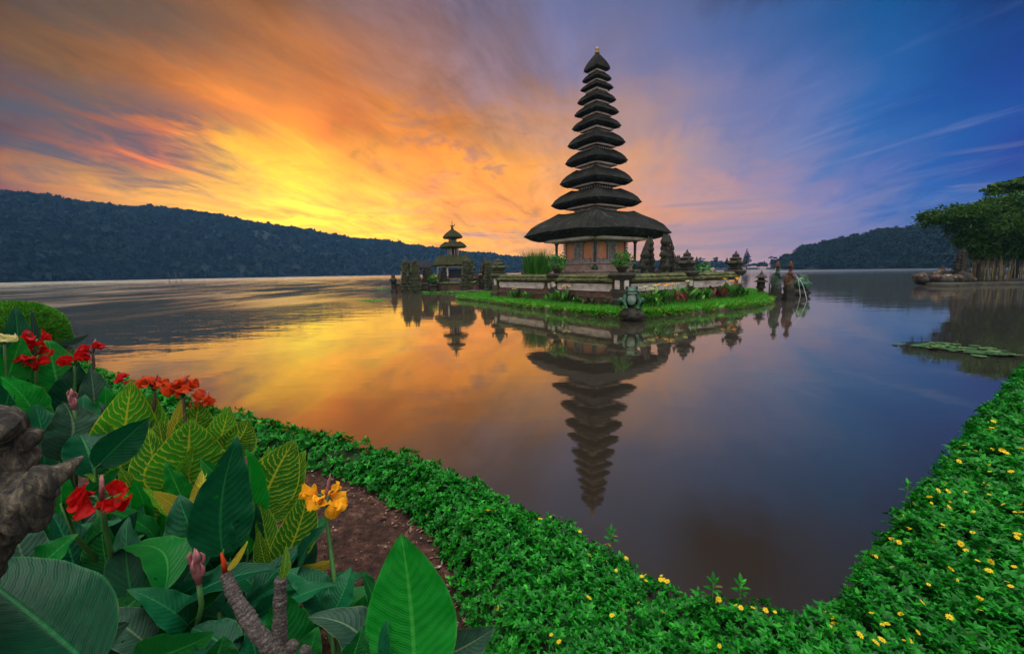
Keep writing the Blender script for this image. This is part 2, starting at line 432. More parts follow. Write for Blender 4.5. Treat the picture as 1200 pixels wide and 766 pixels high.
MT['wood'] = mat_noise('grey_eave_wood', [(0.3, (.22, .17, .14)), (.7, (.46, .38, .33))], 3, 0.8, 0.3)
MT['dark_wood'] = mat_noise('dark_wood', [(0.3, (.015, .018, .02)), (.7, (.05, .055, .06))], 4, 0.7, 0.3)
MT['gold'] = mat_noise('old_gilding', [(0.3, (.12, .08, .02)), (.7, (.35, .24, .07))], 8, 0.5, 0.3)
MT['white'] = mat_noise('pale_post', [(0.3, (.35, .32, .30)), (.7, (.55, .5, .47))], 4, 0.8, 0.2)
MT['tin'] = mat_noise('blue_grey_roof_sheet', [(0.3, (.010, .012, .017)), (.7, (.022, .025, .034))], 1.5, 0.95, 0.5, 9, 0.05, stretch=(6, 6, 1), spec=0.05)
MT['ochre'] = mat_noise('ochre_stone', [(0.3, (.025, .014, .008)), (.55, (.085, .036, .018)), (.8, (.20, .12, .07))], 5, 0.85, 0.5, 20)
MT['jade'] = mat_noise('green_painted_stone', [(0.3, (.005, .014, .008)), (.55, (.014, .036, .022)), (.8, (.08, .11, .065))], 5, 0.6, 0.4, 22, 0.02)
MT['frog'] = mat_noise('frog_paint', [(0.3, (.002, .018, .009)), (.55, (.006, .05, .022)), (.8, (.09, .18, .09))], 4, 0.45, 0.3, 22, 0.015)
MT['belly'] = mat_noise('pale_belly_paint', [(0.3, (.10, .17, .13)), (.7, (.24, .32, .25))], 6, 0.6, 0.3)
MT['black'] = mat_noise('black_paint', [(0.3, (.008, .008, .008)), (.7, (.02, .02, .02))], 6, 0.4, 0.2)
MT['tan'] = mat_noise('tan_stone', [(0.34, (.010, .007, .005)), (.52, (.030, .018, .012)), (.68, (.15, .095, .055))], 4, 0.85, 0.5, 16)
MT['rock'] = mat_noise('wet_rock', [(0.32, (.006, .006, .005)), (.52, (.022, .018, .014)), (.64, (.03, .036, .014)), (.78, (.10, .075, .05))], 1.6, 0.8, 0.8, 8, 0.08)
MT['culm'] = mat_noise('bamboo_culm', [(0.3, (.08, .07, .03)), (.7, (.34, .28, .13))], 2, 0.6, 0.2)
MT['trunk'] = mat_noise('tree_bark', [(0.3, (.02, .016, .012)), (.7, (.06, .05, .04))], 3, 0.9, 0.6)
MT['soil'] = mat_noise('red_garden_soil', [(0.30, (.007, .003, .002)), (.48, (.030, .0115, .007)), (.60, (.062, .026, .016)), (.72, (.13, .07, .045))], 16, 1.0, 1.0, 55, 0.03, detail=8)
MT['bank'] = mat_noise('bank_earth', [(0.3, (.02, .014, .01)), (.7, (.06, .04, .03))], 4, 1.0, 0.6)
MT['pad'] = mat_leafy('lily_pad', [(0, (.014, .045, .012)), (.5, (.035, .085, .022)), (1, (.10, .15, .05))], 0.5, 0.0, 0.2)
MT['wallwhite'] = mat_noise('far_house_wall', [(0.3, (.45, .38, .34)), (.7, (.6, .5, .45))], 1, 0.9, 0)
MT['redroof'] = mat_noise('far_red_roof', [(0.3, (.25, .10, .07)), (.7, (.38, .17, .12))], 1, 0.9, 0)
MT['stem'] = mat_noise('canna_stem', [(0.3, (.02, .07, .015)), (.7, (.05, .14, .03))], 8, 0.5, 0.2)
MT['stem_dark'] = mat_noise('dark_flower_stem', [(0.3, (.03, .015, .018)), (.7, (.09, .05, .04))], 8, 0.5, 0.2)
MT['bud'] = mat_noise('pink_bud', [(0.3, (.10, .035, .04)), (.6, (.26, .09, .09)), (.8, (.30, .20, .15))], 14, 0.5, 0.2)
def mat_petal(name, a, b_, c):
    m, n, b, out = mat_base(name)
    uv = n.node('ShaderNodeTexCoord').outputs['UV']; s = n.sep(uv)
    f = n.noise(n.comb(n.math('MULTIPLY', s[0], 16.0), n.math('MULTIPLY', s[1], 2.0)), 2.0, 5)
    n.l.new(n.bump(f, .5, .004), b.inputs['Normal'])
    col = n.mix(n.sstep(f, .35, .65), a, b_)
    col = n.mix(n.math('SUBTRACT', 1.0, n.sstep(s[1], 0.0, 0.45)), col, c)
    n.l.new(col, b.inputs['Base Color']); b.inputs['Roughness'].default_value = .45
    b.inputs['Specular IOR Level'].default_value = .12
    add_translucent(n, b, out, col, 0.5)
    return m
MT['red'] = mat_petal('red_petal', (.34, .003, .005), (.52, .010, .008), (.16, .002, .005))
MT['orange'] = mat_petal('orange_petal', (.46, .022, .008), (.62, .085, .012), (.22, .008, .008))
MT['yellow'] = mat_petal('yellow_petal', (.80, .32, .01), (.85, .45, .02), (.75, .18, .01))
MT['cream'] = mat_petal('cream_petal', (.55, .50, .18), (.65, .6, .3), (.4, .42, .1))
MT['daisy'] = mat_petal('daisy_petal', (.9, .62, .02), (.92, .70, .03), (.85, .45, .01))
MT['daisy_eye'] = mat_noise('daisy_eye', [(0.3, (.35, .16, .01)), (.7, (.6, .3, .02))], 60, 0.8, 0.4)

def mat_canna(name, dark, light, vein, yellow_amt, trans=0.3, rough=0.36, dry=0.0):
    m, n, b, out = mat_base(name)
    uv = n.node('ShaderNodeTexCoord').outputs['UV']; s = n.sep(uv)
    ob = n.node('ShaderNodeObjectInfo').outputs['Random']
    au = n.math('ABSOLUTE', n.math('SUBTRACT', s[0], 0.5))          # 0 at midrib, .5 at the edge
    wob = n.noise(n.comb(n.math('MULTIPLY', s[0], 3.0), n.math('MULTIPLY', s[1], 5.0), n.math('MULTIPLY', ob, 30.0)), 2.0, 4)
    ph = n.math('SUBTRACT', n.math('MULTIPLY', s[1], 15.0), n.math('MULTIPLY', n.math('POWER', au, 1.2), 7.5))
    ph = n.math('ADD', ph, n.math('MULTIPLY', wob, 1.7 if yellow_amt > .5 else .8))
    sn = n.math('ADD', n.math('MULTIPLY', n.math('SINE', n.math('MULTIPLY', ph, 6.283)), 0.5), 0.5)
    fine = n.math('ADD', n.math('MULTIPLY', n.math('SINE', n.math('MULTIPLY', ph, 25.0)), 0.5), 0.5)
    base = n.mix(n.sstep(n.math('ADD', n.math('MULTIPLY', wob, .6), n.math('MULTIPLY', ob, .5)), .25, .8), dark, light)
    base = n.mix(n.math('MULTIPLY', n.sstep(fine, .3, 1.0), .13), base, vein)
    vm = n.sstep(sn, 0.86 if yellow_amt < .5 else 0.78, 1.0)
    vm = n.math('MULTIPLY', vm, n.math('MULTIPLY', yellow_amt, n.sstep(wob, .2, .6)))
    col = n.mix(vm, base, vein)
    rib = n.math('SUBTRACT', 1.0, n.sstep(au, .008, .034))
    col = n.mix(n.math('MULTIPLY', rib, .85), col, vein)
    edge = n.sstep(n.math('ADD', au, n.math('MULTIPLY', n.math('SUBTRACT', wob, .5), .02)), .463, .492)
    col = n.mix(n.math('MULTIPLY', edge, .35 + .65 * min(1, yellow_amt)), col, vein)
    burn = n.math('MULTIPLY', n.sstep(n.math('ADD', n.math('MAXIMUM', n.math('MULTIPLY', au, 2.0), s[1]), n.math('MULTIPLY', n.math('SUBTRACT', n.noise(n.comb(n.math('MULTIPLY', s[0], 3.0), n.math('MULTIPLY', s[1], 7.0), n.math('MULTIPLY', ob, 51.0)), 2.2, 6, .65), .55), .5)), .97, 1.06), .85)
    col = n.mix(burn, col, (.10, .07, .03))
    spot = n.sstep(n.noise(n.comb(n.math('MULTIPLY', s[0], 4.0), n.math('MULTIPLY', s[1], 9.0), n.math('MULTIPLY', ob, 77.0)), 3.0, 6, .7), .69, .76)
    col = n.mix(n.math('MULTIPLY', spot, .35 + dry), col, (.16, .13, .05))
    n.l.new(col, b.inputs['Base Color'])
    rr = n.math('ADD', rough - .08, n.math('MULTIPLY', wob, .25)); n.l.new(rr, b.inputs['Roughness'])
    b.inputs['Specular IOR Level'].default_value = .13
    hgt = n.math('ADD', n.math('MULTIPLY', sn, 1.0), n.math('ADD', n.math('MULTIPLY', fine, .35), n.math('MULTIPLY', rib, 2.0)))
    n.l.new(n.bump(hgt, .30 if yellow_amt < .5 else .45, .005), b.inputs['Normal'])
    add_translucent(n, b, out, col, trans)
    return m
MT['c_dark'] = mat_canna('dark_canna_leaf', (.001, .030, .014), (.002, .064, .022), (.012, .13, .035), .10, .2)
MT['c_mid'] = mat_canna('green_canna_leaf', (.001, .085, .008), (.002, .18, .012), (.03, .25, .03), .12, .32)
MT['c_deep'] = mat_canna('deep_green_canna_leaf', (.001, .045, .008), (.002, .095, .012), (.02, .17, .025), .12, .28)
MT['c_grey'] = mat_canna('dusty_canna_leaf', (.005, .030, .018), (.018, .060, .036), (.09, .14, .07), .2, .15, .42, .25)
MT['c_var'] = mat_canna('variegated_canna_leaf', (.006, .12, .010), (.018, .24, .012), (.40, .46, .03), .80, .55)
MT['c_yel'] = mat_canna('yellowing_canna_leaf', (.20, .24, .02), (.34, .30, .025), (.62, .48, .05), .8, .42)

# water
def mat_water():
    m, n, b, out = mat_base('lake_water')
    t = n.node('ShaderNodeTexCoord').outputs['Object']; s = n.sep(t)
    dist = n.math('SQRT', n.math('ADD', n.math('MULTIPLY', s[0], s[0]), n.math('MULTIPLY', s[1], s[1])))
    n1 = n.noise(n.comb(n.math('MULTIPLY', s[0], .55), s[1], 0.0), 1.1, 4, .55, .4)
    n2 = n.noise(n.comb(n.math('MULTIPLY', s[0], .22), n.math('MULTIPLY', s[1], .8), 4.0), .33, 4, .6, .6)
    big = n.noise(n.comb(n.math('MULTIPLY', s[0], .03), n.math('MULTIPLY', s[1], .05), 8.0), 1.0, 3, .5, .5)
    left = n.math('SUBTRACT', 1.0, n.sstep(n.math('DIVIDE', s[0], n.math('ADD', s[1], 1.0)), -.55, -.1))
    amp = n.math('ADD', .0045, n.math('MULTIPLY', n.sstep(dist, 8, 45), n.math('MULTIPLY', big, .022)))
    amp = n.math('ADD', amp, n.math('MULTIPLY', left, n.math('MULTIPLY', n.sstep(dist, 7, 30), .022)))
    amp = n.math('ADD', amp, n.math('MULTIPLY', n.sstep(dist, 110, 260), .30))
    h = n.math('ADD', n.math('MULTIPLY', n1, .55), n2)
    n.l.new(n.bump(h, 1.0, amp), b.inputs['Normal'])
    nrm = [l.from_socket for l in n.l if l.to_socket == b.inputs['Normal']][0]
    b.inputs['Base Color'].default_value = (.015, .011, .007, 1); b.inputs['Specular IOR Level'].default_value = 0.0; b.inputs['Roughness'].default_value = 1
    rg = n.math('ADD', .03, n.math('MULTIPLY', n.sstep(dist, 110, 320), .16))
    rg = n.math('ADD', rg, n.math('MULTIPLY', left, n.math('MULTIPLY', n.sstep(dist, 16, 40), n.math('MULTIPLY', n.sstep(n.noise(n.comb(n.math('MULTIPLY', s[0], .16), n.math('MULTIPLY', s[1], .05), 3.0), 1.0, 5, .65, .5), .30, .72), .23))))
    lw = n.node('ShaderNodeLayerWeight'); lw.inputs[0].default_value = .5; n.l.new(nrm, lw.inputs[1])
    fr = n.math('ADD', .045, n.math('MULTIPLY', n.math('POWER', lw.outputs['Facing'], 2.4), .88))
    g1 = n.node('ShaderNodeBsdfGlossy'); g1.inputs[0].default_value = (.98, .95, .76, 1); n.l.new(rg, g1.inputs['Roughness']); n.l.new(nrm, g1.inputs['Normal'])
    g2 = n.node('ShaderNodeBsdfGlossy'); g2.inputs[0].default_value = (1, .97, .92, 1); g2.inputs['Roughness'].default_value = .40; n.l.new(nrm, g2.inputs['Normal'])
    gm = n.node('ShaderNodeMixShader'); gm.inputs[0].default_value = .03      # the finest ripples scatter a share of the light widely
    n.l.new(g1.outputs[0], gm.inputs[1]); n.l.new(g2.outputs[0], gm.inputs[2])
    mx = n.node('ShaderNodeMixShader'); n.l.new(fr, mx.inputs[0])
    n.l.new(b.outputs[0], mx.inputs[1]); n.l.new(gm.outputs[0], mx.inputs[2]); n.l.new(mx.outputs[0], out.inputs[0])
    return m
MT['water'] = mat_water()

def mat_thatch(name, stops):
    m, n, b, out = mat_base(name)
    t = n.node('ShaderNodeTexCoord'); s = n.sep(t.outputs['UV'])
    st = n.noise(n.comb(n.math('MULTIPLY', s[0], 150.0), n.math('MULTIPLY', s[1], 7.0)), 1.0, 4, .6)
    ms = n.noise(t.outputs['Object'], 1.3, 5, .6)
    c = n.ramp(n.math('ADD', n.math('MULTIPLY', st, .55), n.math('MULTIPLY', ms, .45)), stops)
    n.l.new(c, b.inputs['Base Color']); b.inputs['Roughness'].default_value = .95
    b.inputs['Specular IOR Level'].default_value = .15
    n.l.new(n.bump(st, .9, .08), b.inputs['Normal'])
    return m
MT['thatch'] = mat_thatch('black_palm_thatch', [(0.32, (.003, .003, .0028)), (.47, (.0085, .0085, .0078)), (.56, (.015, .0165, .012)), (.67, (.06, .060, .054)), (.77, (.13, .125, .11))])
MT['thatch_moss'] = mat_thatch('mossy_thatch', [(0.3, (.010, .011, .006)), (.48, (.028, .030, .013)), (.62, (.042, .050, .015)), (.78, (.10, .09, .05))])

# ================================================================== SETTING
# lake
Vw = np.array([(-1480, -100, 0), (1480, -100, 0), (1480, 1060, 0), (-1480, 1060, 0)], float)
o = np_mesh('lake_water', Vw, np.array([[0, 1, 2, 3]]), np.zeros((4, 2)), MT['water']); tag(o, kind='structure')

# hills: a ridge line read as (photo x, photo y) with its own shore and ridge distances
def hill(name, prof, shore, ridge, extra=0.35):
    xs = np.linspace(prof[0][0], prof[-1][0], 160)
    ys = np.interp(xs, [p[0] for p in prof], [p[1] for p in prof])
    V = []
    K = 14
    tops = []
    for x, y in zip(xs, ys):
        ds = np.interp(x, [p[0] for p in shore], [p[1] for p in shore]); dr = np.interp(x, [p[0] for p in ridge], [p[1] for p in ridge])
        d = ray(x, y); d = d / np.linalg.norm(d[:2]); h = CAMZ + d[2] * dr
        dn = d[:2]
        for k in range(K):
            t = k / (K - 3)
            rr = ds + (dr - ds) * t
            z = -0.5 + (h + .5) * (math.sin(min(t, 1) * math.pi / 2) ** 0.9 if t <= 1 else max(0.0, 1 - (t - 1) * 2.4))
            V.append((dn[0] * rr, dn[1] * rr, z))
        tops.append(h)
    V = np.array(V)
    n_ = (fbm(V * np.array([1, 1, 0]), .02, 4) - .5) * np.clip(V[:, 2], 0, 40) * .35
    V[:, 2] += n_
    Q = np.array([[i * K + k, (i + 1) * K + k, (i + 1) * K + k + 1, i * K + k + 1] for i in range(len(xs) - 1) for k in range(K - 1)])
    o = np_mesh(name, V, Q, np.zeros((len(V), 2)), MT['hill'], smooth=True)
    tag(o, kind='structure')
    return V.reshape(len(xs), K, 3)

quad_v = np.array([(-.5, -.32, 0), (.5, -.32, .12), (.5, .32, 0), (-.5, .32, .12)]); quad_f = np.array([[0, 1, 2, 3]]); quad_u = np.array([0., .3, 1., .6])
def crowns(centers, radii, nper, leaf, sq=0.85):
    """leaf clumps spread over uneven crowns"""
    P, Nn, S = [], [], []
    for c, r_ in zip(centers, radii):
        nl = 5
        lob = rng.normal(size=(nl, 3)); lob /= np.linalg.norm(lob, axis=1, keepdims=True); lob[:, 2] = np.abs(lob[:, 2]) * .7
        lc = lob * r_ * .5 * np.array([1, 1, sq]); lr = r_ * rng.uniform(.42, .68, nl)
        k = rng.integers(0, nl, nper)
        d = rng.normal(size=(nper, 3)); d /= np.linalg.norm(d, axis=1, keepdims=True); d[:, 2] = np.abs(d[:, 2]) * 1.1 - .25
        rad = lr[k] * rng.uniform(.75, 1.06, nper)
        P.append(c + lc[k] + d * rad[:, None] * np.array([1, 1, sq])); Nn.append(d + rng.normal(size=(nper, 3)) * .45)
        S.append(leaf * r_ * rng.uniform(.7, 1.5, nper))
    P = np.concatenate(P); Nn = np.concatenate(Nn); S = np.concatenate(S)
    return scatter(quad_v, quad_f, quad_u, P, basis(Nn, rng.uniform(0, 6.28, len(P))), S)

# long hill behind the left shore
H1 = hill('hill', [(-160, 226), (0, 231), (30, 233), (100, 243), (150, 249), (200, 252), (260, 259), (330, 270), (400, 280), (440, 286), (480, 290), (520, 295), (560, 299), (600, 303), (660, 306), (760, 309), (860, 310)],
          [(-160, 460), (0, 520), (300, 620), (600, 760), (860, 850)], [(-160, 720), (0, 780), (300, 860), (600, 930), (860, 990)])
ii = rng.integers(0, H1.shape[0], 8600); kk = np.minimum(rng.random(8600) ** 1.1 * (H1.shape[1] - 2.6), H1.shape[1] - 3)
ii[:900] = rng.integers(0, H1.shape[0], 900); kk[:900] = H1.shape[1] - 3.2
k0 = kk.astype(int); fr = (kk - k0)[:, None]
C1 = H1[ii, k0] * (1 - fr) + H1[ii, k0 + 1] * fr + rng.normal(size=(8600, 3)) * np.array([5, 5, .5])
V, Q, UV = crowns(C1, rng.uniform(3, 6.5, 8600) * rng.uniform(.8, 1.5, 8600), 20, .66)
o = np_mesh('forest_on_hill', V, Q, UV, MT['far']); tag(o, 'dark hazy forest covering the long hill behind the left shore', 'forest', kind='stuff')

# wooded headland on the right
H2 = hill('headland', [(915, 308), (930, 303), (940, 296), (960, 290), (980, 286), (1000, 281), (1020, 277), (1045, 273), (1080, 271), (1110, 272), (1140, 270), (1170, 266), (1210, 262), (1300, 256), (1420, 260)],
          [(915, 450), (1000, 420), (1100, 395), (1420, 350)], [(915, 500), (1000, 510), (1100, 500), (1420, 460)])
n2_ = 1050
ii = rng.integers(0, H2.shape[0], n2_); kk = np.minimum(rng.random(n2_) ** 1.15 * (H2.shape[1] - 2.6), H2.shape[1] - 3)
ii[:110] = rng.integers(0, H2.shape[0], 110); kk[:110] = H2.shape[1] - 3.1
k0 = kk.astype(int); fr = (kk - k0)[:, None]
C2 = H2[ii, k0] * (1 - fr) + H2[ii, k0 + 1] * fr + rng.normal(size=(n2_, 3)) * np.array([3, 3, .6]); C2[:, 2] = np.maximum(C2[:, 2], 1.8)
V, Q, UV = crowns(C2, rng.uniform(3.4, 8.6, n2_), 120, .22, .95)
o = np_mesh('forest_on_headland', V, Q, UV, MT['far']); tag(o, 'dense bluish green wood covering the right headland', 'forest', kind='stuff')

# far low shore with trees between the temple and the headland
sh = [aty(x, 312, 520)[:2] for x in np.linspace(700, 960, 40)]
mb = MB()
for i in range(len(sh) - 1):
    a, b_ = sh[i], sh[i + 1]
    mb.add([(a[0], a[1], -.3), (b_[0], b_[1], -.3), (b_[0], b_[1] + 14, 1.2), (a[0], a[1] + 14, 1.2), (b_[0], b_[1] + 120, 3), (a[0], a[1] + 120, 3)], [(0, 1, 2, 3), (3, 2, 4, 5)])
o = mb.build('far_shore', MT['hill']); tag(o, kind='structure')
Cs = []; Rs = []
for i in range(170):
    x = random.uniform(705, 960); rr = random.uniform(2.4, 5.0)
    p = aty(x, 312, random.uniform(525, 600)); Cs.append((p[0], p[1], rr * random.uniform(.7, 1.5) + 1)); Rs.append(rr)
V, Q, UV = crowns(np.array(Cs), np.array(Rs), 80, .28, 1.1)
o = np_mesh('far_tree_belt', V, Q, UV, MT['far']); tag(o, 'low hazy belt of trees along the far shore right of the temple', 'forest', kind='stuff')
def lone_tree(x, ytop, Y, rad, label, conical=False):
    zt = aty(x, ytop, Y)
    t = thing('far_tree', (zt[0], zt[1], 1.0), label, 'tree')
    H = zt[2] - 1
    MB().tube([(0, 0, -.5), (0.1, 0, H * .5), (0, 0, H * .8)], [.5, .35, .15], 6).build('trunk', MT['trunk'], t)
    cs, rs = [], []
    if conical:
        for k in range(9):
            f = k / 8; cs.append((random.gauss(0, .3), 0, H * (.28 + .68 * f))); rs.append(rad * (1 - .82 * f))
    else:
        for k in range(7):
            cs.append((random.uniform(-.7, .7) * rad, random.uniform(-.5, .5) * rad, H * random.uniform(.5, .86))); rs.append(rad * random.uniform(.4, .6))
    V, Q, UV = crowns(np.array(cs), np.array(rs), 70, .3, .9)
    np_mesh('crown', V, Q, UV, MT['far'], t)
lone_tree(876, 291, 500, 5.5, 'tall pointed tree standing highest in the far tree belt', True)
lone_tree(862, 299, 505, 5, 'broad round tree beside the tall pointed one on the far shore')
lone_tree(905, 300, 480, 4.5, 'round far shore tree nearest the headland')
lone_tree(838, 299.5, 520, 5, 'wide low tree in the far belt, midway between temple and pointed tree')
lone_tree(822, 299.5, 530, 4, 'small round tree in the far belt near the temple corner')
lone_tree(942, 284, 455, 5, 'tall round tree at the left tip of the headland wood')
lone_tree(974, 281, 460, 4.6, 'bushy tree sticking up from the headland ridge')
lone_tree(1048, 264, 470, 5, 'feathery crown rising highest on the headland ridge')
for i, (x, wd, lab) in enumerate([(832, 9, 'long low pale house with faded red roof on the far shore'), (868, 12, 'far house with red roof below the tall pointed tree'), (893, 7, 'small far house with pale wall left of the headland'), (915, 10, 'red roofed house closest to the headland on the far shore')]):
    p = aty(x, 312, 505)
    t = thing('far_house', (p[0], p[1], .3), lab, 'house', 'small houses along the far shore')
    MB().box((0, 0, .9), (wd, 5, 1.9)).build('wall', MT['wallwhite'], t, False)
    MB().add([(-wd / 2 - .5, -3, 1.9), (wd / 2 + .5, -3, 1.9), (wd / 2 - .5, 0, 3.2), (-wd / 2 + .5, 0, 3.2), (wd / 2 + .5, 3, 1.9), (-wd / 2 - .5, 3, 1.9)], [(0, 1, 2, 3), (2, 4, 5, 3), (1, 4, 2), (5, 0, 3), (1, 0, 5, 4)])
    mb = MB(); mb.add([(-wd / 2 - .5, -3, 1.9), (wd / 2 + .5, -3, 1.9), (wd / 2 - .5, 0, 3.2), (-wd / 2 + .5, 0, 3.2), (wd / 2 + .5, 3, 1.9), (-wd / 2 - .5, 3, 1.9)], [(0, 1, 2, 3), (2, 4, 5, 3), (1, 4, 2), (5, 0, 3), (0, 5, 4, 1)])
    mb.build('roof', MT['redroof'], t, False)
for x, y, lab in [(198, 322.5, 'thin stake standing in the lake off the long hill, left one'), (206, 322, 'shorter thin stake in the lake off the long hill'), (212, 322.5, 'thin stake in the lake nearest the temple side')]:
    p = aty(x, 326, 150); zt = aty(x, y - 4, 150)[2]
    o = MB().tube([(0, 0, -.4), (0, 0, zt)], [.09, .07], 6).build('stake', MT['dark_wood'], loc=(p[0], p[1], 0)); tag(o, lab, 'stake')

# ------------------------------------------------------------------ land pieces at water level
def land(name, outline, top, mat_top, mat_side, wob=.15, rise=0.0, kind='structure', sub=6):
    P = []
    n = len(outline)
    for i in range(n):
        a, b_ = np.array(outline[i][:2]), np.array(outline[(i + 1) % n][:2])
        for k in range(sub): P.append(a * (1 - k / sub) + b_ * k / sub)
    P = np.array(P)
    for _ in range(2): P = (np.roll(P, 1, 0) + 2 * P + np.roll(P, -1, 0)) / 4
    nz = fbm(np.c_[P, np.zeros(len(P))], .9, 3) - .5
    c = P.mean(0); d = P - c; d /= np.linalg.norm(d, axis=1, keepdims=True)
    P = P + d * nz[:, None] * wob * 2
    rings = [(P + d * .05, -.4), (P + d * .08, 0.02), (P, top * .7), (P - d * .12, top), (P - d * .6, top + .04), (P - (P - c) * .35, top + rise), (P - (P - c) * .75, top + rise), (P * 0 + c + d * .01, top + rise)]
    V = np.concatenate([np.c_[r_, np.full(len(P), z) + (fbm(np.c_[r_, np.zeros(len(P))], 1.5, 3) - .5) * .1 * (z > 0)] for r_, z in rings])
    m = len(P)
    Q = np.array([[j * m + k, j * m + (k + 1) % m, (j + 1) * m + (k + 1) % m, (j + 1) * m + k] for j in range(len(rings) - 1) for k in range(m)])
    mi = np.array([1 if j < 2 else 0 for j in range(len(rings) - 1) for k in range(m)])
    o = np_mesh(name, V, Q, np.zeros((len(V), 2)), [mat_top, mat_side], smooth=True, matidx=mi)
    tag(o, kind=kind)
    return P, c, d

WALLC = atz(728, 358.5, .3)                 # front corner of the temple wall
DL = np.array([math.cos(R(33.8 + 90)), math.sin(R(33.8 + 90))]); DR = np.array([math.cos(R(33.8)), math.sin(R(33.8))])
RZ = R(33.8)
front = [atz(x, y)[:2] for x, y in [(532, 350), (560, 353), (600, 358.5), (640, 364), (680, 369), (735, 374), (770, 371.5), (820, 366.5), (860, 362.5), (888, 358.8), (902, 356)]]
backp = [atz(905, 351)[:2], atz(893, 345.5)[:2], atz(880, 342)[:2]] + [WALLC[:2] + DR * 13 + DL * 13.5, WALLC[:2] + DR * 2 + DL * 13.4, atz(572, 345.5)[:2]]
IP, IC, ID = land('island_lawn', front + backp, .27, MT['lawn'], MT['mudbank'], .12, .03)

def in_poly(P, poly):
    x, y = P[:, 0], P[:, 1]; inside = np.zeros(len(P), bool); n = len(poly); j = n - 1
    for i in range(n):
        xi, yi = poly[i]; xj, yj = poly[j]
        c = ((yi > y) != (yj > y)) & (x < (xj - xi) * (y - yi) / (yj - yi + 1e-12) + xi)
        inside ^= c; j = i
    return inside
def seg_dist(P, poly, closed=True):
    poly = np.asarray(poly, float); n = len(poly); best = np.full(len(P), 1e9)
    for i in range(n if closed else n - 1):
        a, b_ = poly[i], poly[(i + 1) % n]; ab = b_ - a
        t = np.clip(((P - a) @ ab) / (ab @ ab + 1e-12), 0, 1)
        best = np.minimum(best, np.linalg.norm(P - (a + t[:, None] * ab), axis=1))
    return best

# island grass
n_ = 60000
lo, hi = IP.min(0), IP.max(0)
P = rng.uniform(lo, hi, (n_ * 3, 2)); P = P[in_poly(P, IP)]
wl_in = np.array([WALLC[:2] + DR * .3 + DL * .3, WALLC[:2] + DR * 10 + DL * .3, WALLC[:2] + DR * 10 + DL * 12, WALLC[:2] + DR * .3 + DL * 12])
P = P[~in_poly(P, wl_in)]; P = P[rng.random(len(P)) < np.clip(1.6 - (P[:, 1] - 18) / 20, .15, 1)][:n_]
dd = seg_dist(P, IP)
tri_v = np.array([(-.09, 0, 0), (.09, 0, 0), (.03, .25, 1.0), (-.03, .22, 1.0)]); 
Bs = basis(np.c_[rng.normal(size=(len(P), 2)) * .35, np.ones(len(P))], rng.uniform(0, 6.28, len(P)))
V, Q, UV = scatter(tri_v, np.array([[0, 1, 2, 3]]), np.array([0, 0, 1., 1]), np.c_[P, np.where(dd < .1, .1, .25)], Bs, rng.uniform(.09, .2, len(P)))
ne = 15000; ke = rng.integers(0, len(IP), ne); te = rng.random(ne)[:, None]
Pe = IP[ke] * (1 - te) + IP[(ke + 1) % len(IP)] * te; oe = Pe - IC; oe /= np.linalg.norm(oe, axis=1, keepdims=True)
clump = fbm(np.c_[Pe, np.zeros(ne)], 2.2, 3); kp = clump > .30; Pe, oe, clump = Pe[kp], oe[kp], clump[kp]
Be = basis(np.c_[oe * rng.uniform(.3, 2.2, (len(Pe), 1)) + rng.normal(size=oe.shape) * .4, rng.uniform(-.5, 1, len(Pe))], rng.uniform(0, 6.28, len(Pe)))
V2, Q2, UV2 = scatter(tri_v, np.array([[0, 1, 2, 3]]), np.array([0, 0, 1., 1]), np.c_[Pe - oe * .05, rng.uniform(.08, .25, len(Pe))], Be, rng.uniform(.10, .30, len(Pe)) * (.5 + clump))
UV2[:, 1] = np.clip(UV2[:, 1] * 1.15, 0, 1)
Q = np.concatenate([Q, Q2 + len(V)]); V = np.concatenate([V, V2]); UV = np.concatenate([UV, UV2])
o = np_mesh('island_grass', V, Q, UV, MT['blade']); tag(o, 'short bright green grass growing on the temple island', 'grass', kind='stuff')

